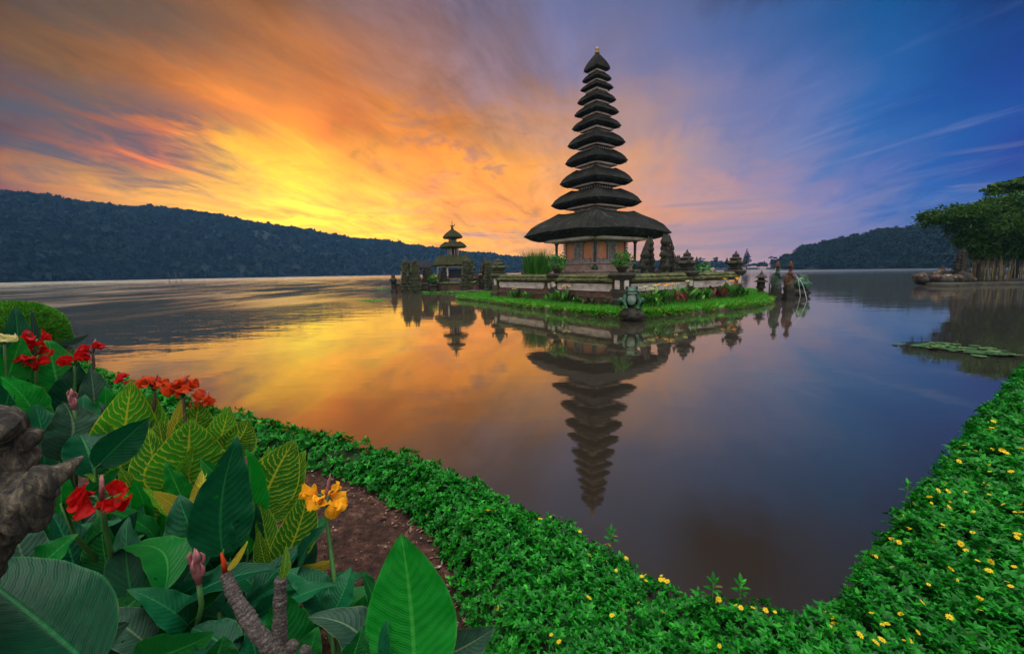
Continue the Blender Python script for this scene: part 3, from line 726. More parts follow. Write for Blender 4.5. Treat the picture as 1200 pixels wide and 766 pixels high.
# ================================================================== ELEVEN-TIER TOWER
TD = 33.1
TB = aty(697, 330, TD)
def square_ring(s, z, nside, corner_z=0.0, rnd=.06, wob=0.0):
    """points on a square of half-side s, corners slightly rounded; corner_z lifts the corners"""
    out = []
    for side in range(4):
        a = side * math.pi / 2
        for k in range(nside):
            t = -1 + 2 * k / nside
            pull = 1 - rnd * abs(t) ** 8
            x, y = s * pull, s * t * pull
            out.append((x * math.cos(a) - y * math.sin(a), x * math.sin(a) + y * math.cos(a), z + corner_z * abs(t) ** 3 + (random.random() - .5) * wob))
    return out
def thatch_roof(S, H, s_top, z0, thick, mat, parent, apex=False, nside=20, name='roof', droop=0.0):
    prof = [(.55, -thick * .95, 0), (.78, -thick, 0), (.88, -thick * .70, .012), (.965, -thick * .20, .02), (1.0, 0, .025), (.975, H * .08, .018), (.90, H * .27, .01), (.79, H * .53, 0), (.67, H * .79, 0), (.56, H * .96, 0)]
    if S > 3.2: prof = prof[:5] + [(.97, H * .09, .018), (.89, H * .26, .01), (.78, H * .47, 0), (.66, H * .70, 0), (.54, H * .91, 0)]
    if apex: prof = prof[:5] + [(.96, H * .12, .018), (.84, H * .30, .01), (.68, H * .50, 0), (.50, H * .70, 0), (.34, H * .85, 0)]
    mb = MB(); V = []; UV = []
    rings = [(S * p, z0 + z, wv * S * .35) for p, z, wv in prof]
    if apex: rings += [(S * .22, z0 + H * .94, 0), (S * .10, z0 + H, 0), (.02, z0 + H * 1.02, 0)]
    else: rings += [(max(s_top, S * .30), z0 + H * .90, 0), (s_top * .6, z0 + H * .90 + .02, 0)]
    m = nside * 4
    for i, (s, z, wv) in enumerate(rings):
        V += square_ring(s, z, nside, (-droop * S if i <= 5 else H * (.62 if S > 3.2 else 1) * {6: .04, 7: .10, 8: .15, 9: .16}.get(i, .02)) if not apex else -droop * S * .5, -.05 if 1 <= i <= 7 else .02, wv)
        UV += [(k / m, i / 10) for k in range(m)]
    Fs = [(i * m + k, i * m + (k + 1) % m, (i + 1) * m + (k + 1) % m, (i + 1) * m + k) for i in range(len(rings) - 1) for k in range(m)]
    Fs.append(tuple(range(m - 1, -1, -1))); Fs.append(tuple((len(rings) - 1) * m + k for k in range(m)))
    mb.add(V, Fs, UV)
    ns = int(min(900, 120 + 190 * S * S))
    for q in range(ns):
        sd_ = random.randrange(4); a = sd_ * math.pi / 2; t = random.uniform(-.98, .98)
        if random.random() < .6: pr_, z = random.uniform(.93, 1.0), z0 + random.uniform(-thick * .35, thick * .1); dr_, dz_ = random.uniform(.3, 1), random.uniform(-1, -.2)
        else: pr_ = random.uniform(.5, .95); z = z0 + H * np.interp(pr_, [.56, .67, .79, .90, .975], [.93, .74, .50, .27, .09]) + .02 if not apex else z0 + H * np.interp(pr_, [.50, .68, .84, .96], [.70, .50, .30, .12]) + .012; dr_, dz_ = 1, -.55
        L = random.uniform(.08, .26) * min(1, S / 2.2 + .3); w_ = random.uniform(.015, .05); k1 = 1 - .055 * abs(t) ** 3 * 0
        zc = -droop * S * abs(t) ** 3
        c0 = np.array([S * pr_, S * pr_ * t, z + zc]); c1 = c0 + L * np.array([dr_, .1 * t + random.gauss(0, .15), dz_]) * .8
        pts4 = [c0 + (0, -w_, 0), c0 + (0, w_, 0), c1 + (0, w_ * .3, 0), c1 + (0, -w_ * .3, 0)]
        mb.add([(x * math.cos(a) - y * math.sin(a), x * math.sin(a) + y * math.cos(a), z_) for x, y, z_ in pts4], [(0, 1, 2, 3)], [(random.random(), random.random())] * 4)
    o = mb.build(name, mat, parent); o.data.set_sharp_from_angle(angle=R(32)); return o

tower = thing('pagoda_tower', (TB[0], TB[1], .3), 'eleven tiered temple tower with black thatched roofs on the walled island', 'temple tower', rz=RZ)
def zof(y, Y=TD, x=697): return aty(x, y, Y)[2] - .3
tiers = [(272, 169), (237, 104.4), (212.3, 84.3), (188.8, 72.3), (168, 67), (148.4, 57.2), (132.7, 51.7), (118.3, 45), (104, 38.6), (93.5, 34.2), (81.8, 30.5)]
def zc_at(z): return TD * math.cos(PITCH) + 0 - (z + .3 - CAMZ) * math.sin(PITCH)
T = []
for y, wpx in tiers:
    z = zof(y); T.append((z, wpx / 2 / FPX * zc_at(z) / math.sqrt(2) * .965))
for i, (z, S) in enumerate(T):
    last = i == len(T) - 1
    if last:
        H = zof(63) - z; thatch_roof(S, H, .1, z, .17, MT['thatch'], tower, apex=True, nside=14)
    else:
        zn, Sn = T[i + 1]
        gap = (zn - z)
        bh = Sn * .49
        H = gap * (.55 if i else .66)
        thick = min(.40, gap * .22) if i else .46
        thatch_roof(S, H, bh + .06, z, thick, MT['thatch'], tower, nside=26 if i < 3 else 16, droop=.055)
        # the storey between this roof and the next, and the eave frame that carries the next roof
        MB().box((0, 0, (z + H * .85 + zn) / 2 - .06), (2 * bh, 2 * bh, zn - z - H * .85 + .1)).build('storey', MT['dark_wood' if i % 2 else 'wood'], tower, False)
        mb = MB(); f = Sn * .70; ft = .07 + .05 * Sn / 2
        for k in range(4):
            a = k * math.pi / 2
            mb.box((math.cos(a) * (f - ft), math.sin(a) * (f - ft), zn - min(.40, .22 * gap) - .05), (ft * 2, f * 2 - (0 if k % 2 else ft * 4), .14), a)
        for k in range(28):                          # dentil battens round the storey
            sidek, q = divmod(k, 7); a = sidek * math.pi / 2
            x, y = bh + .03, (q - 3) / 3.4 * bh
            mb.box((x * math.cos(a) - y * math.sin(a), x * math.sin(a) + y * math.cos(a), z + H + .12), (.06, .09, .2), a)
        mb.build('eave_frame', MT['wood'], tower, False)
zt = zof(63)
MB().lathe([(.16, -.02), (.2, .08), (.1, .16), (.15, .24), (.17, .30), (.07, .38), (.02, .5)], 10, (0, 0, zt)).build('finial', MT['gold'], tower)
# ground storey
zf = zof(319) ; zb = zof(309.5); zw = zof(284.5)
mb = MB()
for s, a, b_ in ((3.0, -.4, .75), (2.65, .75, 1.15), (2.8, 1.15, 1.3), (2.3, 1.3, zf + .05), (2.4, zf + .05, zf + .18), (2.1, zf + .18, zb), (2.2, zb, zb + .1)):
    mb.box((0, 0, (a + b_) / 2), (2 * s, 2 * s, b_ - a))
mb.build('plinth', MT['plinth'], tower, False)
bs = 1.62
MB().box((0, 0, (zb + .1 + zw) / 2), (2 * bs, 2 * bs, zw - zb - .1)).build('wall', MT['salmon'], tower, False)
for k in range(4):
    a = k * math.pi / 2
    def at(x, y): return (x * math.cos(a) - y * math.sin(a), x * math.sin(a) + y * math.cos(a))
    hgt = zw - zb - .1
    d = MB()
    d.box((*at(bs + .05, 0), zb + .1 + hgt * .52), (.12, .56, hgt * .86), a)
    dr = d.build('door', MT['carved'], tower, False)
    fr_ = MB()
    for yy in (-.38, .38): fr_.box((*at(bs + .07, yy), zb + .1 + hgt * .5), (.2, .14, hgt * .94), a)
    fr_.box((*at(bs + .07, 0), zb + .1 + hgt * .95), (.24, 1.2, .16), a)
    fr_.box((*at(bs + .1, 0), zb + .1 + hgt * .86), (.12, .7, .1), a)
    for yy in np.linspace(-.22, .22, 4): fr_.box((*at(bs + .13, yy), zb + .1 + hgt * .5), (.05, .05, hgt * .62), a)
    fr_.build('door_frame', MT['carved'], dr, False)
    fz = MB()
    for q in range(17):
        yy = -bs + .1 + q * (2 * bs - .2) / 16
        hh = .20 + .14 * math.sin(q * 1.9) ** 2
        fz.box((*at(bs + .08, yy), zb + .1 + hh / 2), (.2, .2, hh), a, .75)
    fz.box((*at(bs + .03, 0), zb + .22), (.12, 2 * bs, .22), a)
    fz.build('frieze', MT['carved'], tower, False)
    pl = MB(); x, y = at(bs - .02, bs - .02)
    for q in range(11):
        pl.box((x, y, zb + .14 + (q + .5) * hgt / 11), (.24 + .08 * (q % 2), .24 + .08 * (q % 2), hgt / 11 - .03), a)
    pl.build('pilaster', MT['carved'], tower, False)
    x, y = at(2.12, 2.12)
    ps = MB().lathe([(.13, 0), (.13, .2), (.075, .26), (.07, 1.2), (.075, zw - zf - .35), (.12, zw - zf - .2), (.2, zw - zf + .02)], 4, (x, y, zf + .18 - .02), sq=True)
    po = ps.build('post', MT['dark_wood'], tower, False)
    MB().lathe([(.2, 0), (.24, .1), (.22, .24), (.14, .34)], 10, (x, y, zf + .16)).build('post_base', MT['jade'], po)
mb = MB()
fz0 = zw + .12
for k in range(4):
    a = k * math.pi / 2
    f = 2.72
    mb.box((math.cos(a) * f, math.sin(a) * f, fz0 + .05), (.22, 2 * f + (.22 if k % 2 == 0 else -.22), .2), a)
    f = 2.3
    mb.box((math.cos(a) * f, math.sin(a) * f, fz0 - .03), (.16, 2 * f + (.16 if k % 2 == 0 else -.16), .16), a)
mb.box((0, 0, fz0 + .12), (5.2, 5.2, .06))
mb.build('eave_frame', MT['wood'], tower, False)
MB().lathe([(.10, 0), (.2, .08), (.14, .2), (.06, .26)], 8, (-2.82, -2.82, fz0 - .06)).build('corner_ornament', MT['gold'], tower)

# ================================================================== COMPOUND WALL
LW, RW = 11.6, 10.6
ztop = 1.92
GW = 'wall posts around the temple court'
def wall_run(p0, dirv, L, label, h=ztop, z0=.2):
    a = math.atan2(dirv[1], dirv[0])
    t = thing('court_wall', (p0[0], p0[1], 0), label, 'wall', 'walls around the temple court', a)
    k = h / 1.92
    MB().box((L / 2, 0, (z0 + .78 * k) / 2), (L, .62, .78 * k - z0)).box((L / 2, 0, .74 * k), (L, .78, .10)).box((L / 2, 0, .86 * k), (L, .56, .12)).build('base', MT['brick'], t, False)
    mb = MB(); n = max(1, int(round(L / 5.0)))
    for i in range(n):
        x0 = L * i / n + .35; x1 = L * (i + 1) / n - .35
        for sgn in (-1, 1):
            y = sgn * .235; y2 = sgn * .25
            V = [(x0, y2, 1.02 * k), (x0 - .16, y2, 1.16 * k), (x0 - .16, y2, 1.40 * k), (x1 + .16, y2, 1.40 * k), (x1 + .16, y2, 1.16 * k), (x1, y2, 1.02 * k)]
            V += [(v[0], sgn * .12, v[2]) for v in V]
            mb.add(V, [(0, 1, 2, 3, 4, 5), (11, 10, 9, 8, 7, 6)] + [(i2, (i2 + 1) % 6, 6 + (i2 + 1) % 6, 6 + i2) for i2 in range(6)])
    mb.build('panel', MT['panel'], t, False)
    MB().box((L / 2, 0, 1.19 * k), (L, .40, .56 * k)).build('core', MT['brick'], t, False)
    c = MB(); nn = int(L / .22)
    prof = [(-.30, 1.46), (-.44, 1.52), (-.46, 1.62), (-.34, 1.70), (-.36, 1.78), (-.20, 1.90), (.20, 1.90), (.36, 1.78), (.34, 1.70), (.46, 1.62), (.44, 1.52), (.30, 1.46)]
    V = []
    for i in range(nn + 1):
        for y, z in prof: V.append((L * i / nn, y + (random.random() - .5) * .05, (z + (random.random() - .5) * .05) * k))
    m = len(prof)
    Fs = [(i * m + q, i * m + (q + 1) % m, (i + 1) * m + (q + 1) % m, (i + 1) * m + q) for i in range(nn) for q in range(m)]
    Fs += [tuple(range(m)), tuple(nn * m + q for q in range(m - 1, -1, -1))]
    c.add(V, Fs); c.build('coping', MT['coping'], t, False)
wc = WALLC[:2]
wall_run(wc + DL * .25, DL, LW - .5, 'mossy wall with pale plaster panels, left run facing the sunset')
wall_run(wc + DR * .25, DR, RW - .5, 'mossy wall with pale plaster panels, right run behind the flower bed')
wall_run(wc + DR * RW + DL * .25, DL, LW - .5, 'court wall on the far right side behind the corner post')
wall_run(wc + DL * LW + DR * .25, DR, RW - .5, 'court wall at the back left side behind the tower')

leaf_v = np.array([(0, 0, 0), (.17, .45, .05), (0, 1.0, -.06), (-.17, .45, .05)]); leaf_f = np.array([[0, 1, 2, 3]]); leaf_u = np.array([0, .5, 1., .5])
def bushball(name, c, r_, n, leaf, mat, parent, sq=1.0, seed=1):
    d = rng.normal(size=(n, 3)); d /= np.linalg.norm(d, axis=1, keepdims=True)
    rad = rng.uniform(.55, 1.05, n) * (0.75 + .5 * fbm(d + seed, 1.6, 2))
    P = np.array(c) + d * (np.array(r_) * np.ones(3)) * rad[:, None]
    V, Q, UV = scatter(leaf_v, leaf_f, leaf_u, P, basis(rng.normal(size=(n, 3)) * .6 + d, rng.uniform(0, 6.28, n)), leaf * rng.uniform(.6, 1.3, n))
    return np_mesh(name, V, Q, UV, mat, parent)
def candi(parent, h, wd, dp, mat, seed=0, lean=1, name='stack', n=9):
    """carved split-gate half: stepped, horned blocks narrowing upwards"""
    rs = random.Random(seed); mb = MB()
    z = 0
    for i in range(n):
        f = i / (n - 1); hh = h / n; ww = wd * (1 - .72 * f ** 2.0) * rs.uniform(.80, 1.15); dd_ = dp * (1 - .65 * f)
        x0 = lean * (wd - ww) * -.28
        x0 += wd * rs.uniform(-.07, .07); tw = rs.uniform(-.22, .22)
        mb.box((x0, 0, z + hh * .32), (ww, dd_, hh * .66), tw); mb.box((x0, 0, z + hh * .83), (ww * 1.16, dd_ * 1.14, hh * .36), tw * .5)
        for sx in (-1, 1):
            for sy in (-1, 0, 1):
                q = hh * rs.uniform(.55, 1.35)
                mb.lathe([(q * .32, 0), (q * .42, q * .4), (q * .2, q * .9), (.01, q * 1.45)], 5, (x0 + sx * ww * .52, sy * dd_ * .5, z + hh * .55))
        z += hh
    mb.lathe([(wd * .10, 0), (wd * .13, h * .03), (wd * .06, h * .07), (.01, h * .13)], 6, (lean * wd * -.22, 0, z))
    o = mb.build(name, mat, parent, False)
    return o
def wall_post(p, label, topper, zt=2.02, mat='dark_stone'):
    t = thing('wall_post', (p[0], p[1], 0), label, 'wall post', GW, RZ)
    MB().lathe([(.46, .2), (.46, .62), (.40, .66), (.36, .72), (.36, 1.0), (.30, 1.1), (.28, zt - .45), (.34, zt - .38), (.44, zt - .24), (.5, zt - .12), (.40, zt)], 4, sq=True).build('shaft', MT[mat], t, False)
    MB().box((-.30, 0, 1.45), (.08, .3, .6)).box((0, -.30, 1.45), (.3, .08, .6)).build('plaster_face', MT['panel'], t, False)
    if topper == 'finial':
        mb = MB()
        mb.lathe([(.30, 0), (.34, .1), (.22, .16), (.3, .3), (.44, .42), (.36, .52), (.22, .58), (.28, .7), (.14, .82), (.16, .92), (.05, 1.05), (.01, 1.2)], 4, (0, 0, zt), sq=True)
        for k in range(4):
            a = k * math.pi / 2 + math.pi / 4
            mb.lathe([(.08, 0), (.12, .12), (.07, .26), (.01, .42)], 5, (.52 * math.cos(a), .52 * math.sin(a), zt + .36))
        mb.build('finial', MT[mat], t, False)
    return t
def planter(p, z, r_, label, mat='shrub', n=260):
    t = thing('planted_bowl', (p[0], p[1], z), label, 'potted shrub', 'shrubs growing in stone bowls')
    MB().lathe([(.16, 0), (.2, .06), (.3, .2), (.36, .3), (.30, .3)], 12).build('bowl', MT['dark_stone'], t)
    bushball('foliage', (0, 0, .3 + r_ * .55), (r_, r_, r_ * .8), n, r_ * .42, MT[mat], t)
wall_post(wc, 'stone post at the front corner of the court wall', 'bowl', 1.98); planter(wc, 1.98, .55, 'round green shrub in a bowl on the front corner post')
pL = wc + DL * 5.0; wall_post(pL, 'stone post halfway along the left court wall', 'bowl', 1.98); planter(pL, 1.98, .62, 'loose green shrub in a bowl beside the tall grass clump')
pR = wc + DR * 5.4; wall_post(pR, 'stone post with carved finial halfway along the right wall', 'finial')
pRR = wc + DR * RW; wall_post(pRR, 'stone post with carved finial at the right end of the wall', 'finial')
pLL = wc + DL * LW; wall_post(pLL, 'stone post with carved finial at the left end of the wall', 'finial', 2.0, 'moss_stone')
pLm = wc + DL * 8.6
o = MB().lathe([(.14, 0), (.12, .12), (.06, .2), (.01, .42)], 5).build('coping_finial', MT['dark_stone'], loc=(pLm[0], pLm[1], 1.88)); tag(o, 'small dark pointed finial on the left wall coping', 'finial')

def gate_half(px, ybase_z, ytop, Y, wd, label, mat='dark_stone', lean=1, seed=1, group=None, rz=RZ):
    p = aty(px, 330, Y); zt = aty(px, ytop, Y)[2]
    t = thing('split_gate', (p[0], p[1], ybase_z), label, 'stone gate', group, rz)
    h = (zt - ybase_z) / 1.1
    candi(t, h, wd, wd * .8, MT[mat], seed, lean)
    nm = 70 if mat == 'dark_stone' else 210; f = rng.random(nm); a_ = rng.uniform(0, 6.28, nm); d = np.c_[np.cos(a_), np.sin(a_), rng.normal(size=nm) * .5]
    r_ = wd * .62 * (1 - .72 * f)
    P = np.c_[d[:, 0] * r_, d[:, 1] * r_ * .8, f * h * .97]
    V, Q, UV = scatter(quad_v, quad_f, quad_u, P, basis(d, rng.uniform(0, 6.28, nm)), wd * rng.uniform(.08, .22, nm))
    o = np_mesh('moss', V, Q, UV, MT['moss_leaf'], t); tag(o, kind='stuff')
G1 = 'halves of the carved gate inside the court'
gate_half(757, .3, 279, 29.5, .86, 'tall dark carved gate half just right of the tower', lean=-1, seed=3, group=G1)
gate_half(782, .3, 277, 28.5, 1.0, 'tall dark carved gate half farther right of the tower', lean=1, seed=4, group=G1)
gate_half(795, .3, 300, 28.0, .8, 'low dark carved pinnacle joined beside the gate', lean=1, seed=5)

# clump of tall grass and shrubs inside the wall
def blade_clump(name, loc, h, spread, n, wd, mat, label, cat, droop=.5):
    P, W, Fs, UVs = [], [], [], []
    V = []; Q = []; UV = []
    for i in range(n):
        a = random.uniform(0, 6.28); r0 = spread * .5 * math.sqrt(random.random()); hh = h * random.uniform(.55, 1.05); out = spread * random.uniform(.05, .55)
        x0, y0 = r0 * math.cos(a), r0 * math.sin(a); sx, sy = -math.sin(a) * wd / 2, math.cos(a) * wd / 2; rv = random.random()
        b0 = len(V)
        for k in range(6):
            t = k / 5; ww = (1 - t) ** .6
            q = out * t ** 1.8; z = hh * (t - droop * .35 * t ** 3)
            V += [(x0 + q * math.cos(a) - sx * ww, y0 + q * math.sin(a) - sy * ww, z), (x0 + q * math.cos(a) + sx * ww, y0 + q * math.sin(a) + sy * ww, z)]
            UV += [(t, rv), (t, rv)]
        Q += [(b0 + 2 * k, b0 + 2 * k + 1, b0 + 2 * k + 3, b0 + 2 * k + 2) for k in range(5)]
    o = np_mesh(name, np.array(V), np.array(Q), np.array(UV), mat)
    o.location = loc; tag(o, label, cat); return o
p = aty(629, 320, 30.5)
blade_clump('grass_clump', (p[0], p[1], .3), aty(629, 281, 30.5)[2] - .3, 1.55, 1500, .055, MT['shrub'], 'tall upright light green grass clump left of the tower', 'ornamental grass')
p = aty(821, 325, 29); t = thing('shrub', (p[0], p[1], .4), 'light green shrub showing above the right wall', 'shrub'); bushball('foliage', (0, 0, 1.3), (1.0, .8, .8), 300, .4, MT['shrub'], t); MB().tube([(0, 0, -.2), (0, 0, 1.2)], .06, 6).build('stem', MT['trunk'], t)
p = aty(744, 322, 29); t = thing('shrub', (p[0], p[1], .4), 'low blue green shrub between the tower post and the carved gate', 'shrub'); bushball('foliage', (0, 0, 1.2), (.6, .6, .6), 200, .3, MT['jade'], t); MB().tube([(0, 0, -.2), (0, 0, 1.2)], .05, 6).build('stem', MT['trunk'], t)

# flower bed plants along the wall
def bed_plant(x, y, h, wd, label, flower=None, mat='shrub', nl=26, nf=4):
    p = atz(x, y, .28)
    t = thing('bed_plant', (p[0], p[1], .26), label, 'plant', 'plants in the bed below the court wall')
    V, Q, UV = [], [], []
    for i in range(nl):
        a = random.uniform(0, 6.28); hh = h * random.uniform(.4, .95); L = h * random.uniform(.35, .6); tl = random.uniform(.3, 1.0)
        b0 = len(V); c = np.array([random.gauss(0, wd * .25), random.gauss(0, wd * .2), hh * .5]); rv = random.random()
        for tt, ww in ((0, .05), (.4, .22), (.75, .17), (1, .01)):
            q = c + np.array([math.cos(a) * L * tt * tl, math.sin(a) * L * tt * tl, L * tt * (1 - .35 * tt * tl)])
            sx = np.array([-math.sin(a), math.cos(a), 0]) * L * ww
            V += [q - sx, q + sx]; UV += [(tt, rv)] * 2
        Q += [(b0 + 2 * k, b0 + 2 * k + 1, b0 + 2 * k + 3, b0 + 2 * k + 2) for k in range(3)]
    np_mesh('foliage', np.array(V), np.array(Q), np.array(UV), MT[mat], t)
    if flower:
        for k in range(nf):
            c = np.array([random.gauss(0, wd * .28), random.gauss(0, wd * .2), h * random.uniform(.9, 1.1)])
            mb = MB().tube([(c[0] * .6, c[1] * .6, .1), tuple(c)], [.02, .012], 5)
            st = mb.build('flower_stem', MT['stem'], t)
            f = MB()
            for q in range(6):
                a = q * 1.05 + random.random(); d = np.array([math.cos(a), math.sin(a), random.uniform(.1, .9)]); d /= np.linalg.norm(d); s = np.cross(d, (0, 0, 1)); s /= np.linalg.norm(s)
                r_ = h * .13
                f.add([c, c + d * r_ * .6 + s * r_ * .45, c + d * r_ * 1.1, c + d * r_ * .6 - s * r_ * .45], [(0, 1, 2, 3)], [(0, 0), (1, .6), (.5, 1), (0, .6)])
            f.build('flower_head', MT[flower], st)
BED = [(604, 350.5, .75, .7, 'green bed plant with cream flower nearest the left tip', 'cream', 'shrub'), (617, 352, .65, .8, 'dark leafy bed plant second from the left tip', None, 'shrub'),
 (645, 355, .75, .5, 'narrow green bed plant below the left wall post', None, 'shrub'), (657, 356, .95, .8, 'green canna with pale yellow flower beside the left wall post', 'cream', 'shrub'),
 (663, 355, .85, .6, 'red flowered plant right of the pale yellow canna', 'red', 'shrub_red'), (676, 358, .6, .5, 'small sparse plant at the middle of the left wall', None, 'shrub'),
 (690, 359, .55, .6, 'low dark plant in front of the left wall', None, 'moss_leaf'), (705, 360, .5, .6, 'low shrub in front of the wall left of the frog', None, 'moss_leaf'),
 (758, 361, 1.0, 1.0, 'leafy canna with cream flowers just right of the frog', 'cream', 'shrub'), (768, 360, 1.0, .8, 'canna with several cream flowers, second plant right of the frog', 'cream', 'shrub'),
 (778, 359, 1.05, .9, 'canna with bright yellow flowers in the right bed', 'yellow', 'shrub'), (790, 357.5, .95, 1.0, 'dark red leaved shrub in the right bed by the yellow canna', None, 'shrub_red'),
 (803, 356, 1.1, .9, 'tall canna with white flowers under the carved finial post', 'cream', 'shrub'), (815, 355, .85, .9, 'round green shrub left of the red shrub patch', None, 'shrub'),
 (826, 353.5, .9, .9, 'low green shrub in the middle of the right bed', None, 'shrub'), (838, 352, 1.0, 1.0, 'dark red shrub near the right end of the wall', None, 'shrub_red'),
 (853, 350.5, 1.15, 1.0, 'tall plant with yellow flower head at the end post', 'yellow', 'shrub'), (864, 350, .95, .9, 'wide dark green plant past the end post', 'orange', 'shrub'), (871, 349.5, .7, .7, 'small plant closest to the stone lantern', None, 'shrub')]
for x, y, h, wd, lab, fl, mt in BED: bed_plant(x, y, h, wd, lab, fl, mt)

# frog statues
def frog(loc, rz, s, label, base_label):
    b = MB(); b.ball((0, 0, .02), (.62, .62, .36), 18, 10, .35, 2.2, 3.0)
    b.ball((.15, -.2, -.1), (.55, .5, .3), 14, 8, .35, 2.2, 8.0)
    rk = b.build('rock_base', MT['rock'], loc=(loc[0], loc[1], loc[2])); rk.scale = (s, s, s); rk.rotation_euler = (0, 0, rz); tag(rk, base_label, 'rock')
    t = thing('frog_statue', (loc[0], loc[1], loc[2] + .3 * s), label, 'statue', rz=rz); t.scale = (s, s, s)
    parts = [('e', (0, .12, .42), (.40, .42, .40)), ('e', (0, .05, .62), (.34, .36, .32)), ('e', (0, -.16, .86), (.36, .34, .20)), ('e', (0, -.1, .95), (.30, .26, .16)),
             ('e', (-.22, -.12, 1.06), (.11, .12, .11)), ('e', (.22, -.12, 1.06), (.11, .12, .11))]
    for q in (-1, 1):
        parts += [('l', [(q * .40, .22, .34), (q * .56, -.12, .40), (q * .52, .25, .12)], [.22, .16, .10]), ('l', [(q * .52, .25, .10), (q * .50, -.30, .05)], [.09, .06]),
                  ('l', [(q * .30, -.20, .62), (q * .40, -.34, .36), (q * .27, -.42, .06)], [.13, .10, .07]), ('l', [(q * .27, -.42, .05), (q * .34, -.56, .03)], [.07, .04]), ('l', [(q * .27, -.42, .05), (q * .2, -.56, .03)], [.06, .035])]
    bd = blob('body', parts, .035, MT['frog'], t)
    blob('belly', [('e', (0, -.17, .48), (.255, .26, .34)), ('e', (0, -.36, .80), (.27, .15, .085))], .03, MT['belly'], t)
    MB().tube([(-.34, -.33, .86), (-.2, -.475, .87), (0, -.52, .875), (.2, -.475, .87), (.34, -.33, .86)], .022, 6).build('mouth', MT['black'], t)
    for q in (-1, 1): MB().ball((q * .25, -.2, 1.08), .075, 10, 8).build('eye', MT['black'], t)
pf = atz(739, 372, .12)
frog((pf[0], pf[1], .28), R(-8), .80, 'green frog statue with pale belly facing the viewer', 'dark mossy rock under the frog that faces the viewer')
pg = aty(938, 348, 31)
frog((pg[0], pg[1], .22), R(112), .95, 'green frog statue in profile looking out over the lake', 'mossy rock in the water under the frog in profile')

# stone lantern
pl_ = aty(891, 345, 29.5)
t = thing('stone_lantern', (pl_[0], pl_[1], .24), 'small grey pagoda shaped stone lantern on the lawn tip', 'stone lantern')
MB().lathe([(.42, 0), (.40, .1), (.22, .16), (.19, .4), (.30, .46), (.34, .55)], 8).build('pedestal', MT['moss_stone'], t)
MB().box((0, 0, .72), (.36, .36, .34)).build('light_box', MT['dark_stone'], t, False)
MB().lathe([(.46, .88), (.42, .94), (.22, 1.04), (.20, 1.16), (.42, 1.18), (.34, 1.26), (.13, 1.40), (.12, 1.46), (.06, 1.56), (.01, 1.72)], 8).build('roof', MT['dark_stone'], t)

# guardian statues that spout water
def guardian(x, Y, ytop, label, mat, seed):
    p = aty(x, 345, Y); zt = aty(x, ytop, Y)[2]
    t = thing('guardian_statue', (p[0], p[1], -.3), label, 'statue', 'crowned guardian statues at the island tip', R(80))
    H = zt + .3
    mb = MB(); rs = random.Random(seed)
    for i in range(5):
        w_ = .58 * rs.uniform(.88, 1.08) * (1 - .05 * i); mb.box((0, 0, .1 + i * .215 + .105), (w_, w_, .21), rs.uniform(-.2, .2))
    mb.build('pedestal', MT['rock'], t, False)
    z0 = 1.15; f = (H - z0) / 1.62
    kx = .80
    parts = [('l', [(0, 0, z0 - .05), (0, 0, z0 + .45 * f), (0, -.02, z0 + .75 * f)], [.34, .28, .21]), ('e', (0, -.02, z0 + .85 * f), (.25, .18, .2 * f)), ('e', (0, -.04, z0 + 1.14 * f), (.13, .145, .16 * f)),
             ('l', [(.24, -.02, z0 + .92 * f), (.30, -.12, z0 + .68 * f), (.12, -.28, z0 + .66 * f)], [.08, .07, .055]), ('l', [(-.24, -.02, z0 + .92 * f), (-.30, -.12, z0 + .68 * f), (-.12, -.28, z0 + .66 * f)], [.08, .07, .055]),
             ('e', (0, -.3, z0 + .66 * f), (.12, .12, .14)), ('l', [(0, .22, z0), (0, .36, z0 + .5 * f), (0, .25, z0 + .9 * f)], [.12, .1, .05]), ('e', (0, -.18, z0 + 1.12 * f), (.04, .05, .04))]
    parts = [('e', (p_[1][0] * kx, p_[1][1] * kx, p_[1][2]), (p_[2][0] * kx, p_[2][1] * kx, p_[2][2])) if p_[0] == 'e' else ('l', [(q_[0] * kx, q_[1] * kx, q_[2]) for q_ in p_[1]], [r_ * kx for r_ in p_[2]]) for p_ in parts]
    blob('figure', parts, .03, MT[mat], t)
    c = MB().lathe([(.12, 0), (.15, .06 * f), (.13, .12 * f), (.16, .18 * f), (.09, .26 * f), (.1, .31 * f), (.02, .42 * f)], 8, (0, -.02, z0 + 1.24 * f))
    for k in range(6):
        a = k * 1.047; c.lathe([(.03, 0), (.05, .07), (.005, .16)], 4, (.14 * math.cos(a), -.02 + .14 * math.sin(a), z0 + 1.26 * f))
    c.build('crown', MT['ochre'], t)
    MB().lathe([(.23, 0), (.27, .12), (.22, .3)], 10, (0, 0, z0 + .02)).build('skirt_band', MT['jade' if mat == 'ochre' else 'moss_stone'], t)
    return p, z0, f
ga = guardian(909, 26.6, 307, 'greenish crowned guardian statue on a dark block, left of the pair', 'jade', 2)
gb = guardian(924, 26.8, 307, 'orange brown crowned guardian statue on a dark block by the frog', 'ochre', 5)
m, n, b, out = mat_base('jet_water'); b.inputs['Base Color'].default_value = (.8, .85, .9, 1); b.inputs['Roughness'].default_value = .15; b.inputs['Alpha'].default_value = .6; MT['jet'] = m
for g, lab in ((gb, 'thin curved water jet falling from the orange guardian'),):
    p = g[0]; z = g[1] + .62 * g[2] - .3
    o = MB().tube([(p[0] + .28 + .75 * tt, p[1] - .15 - .1 * tt, z + .1 * tt - z * tt * tt * 1.05) for tt in np.linspace(0, 1, 14)], [.010 + .006 * k / 14 for k in range(14)], 6).build('water_jet', MT['jet']); tag(o, lab, 'water jet')
p = aty(940, 330, 30.4)
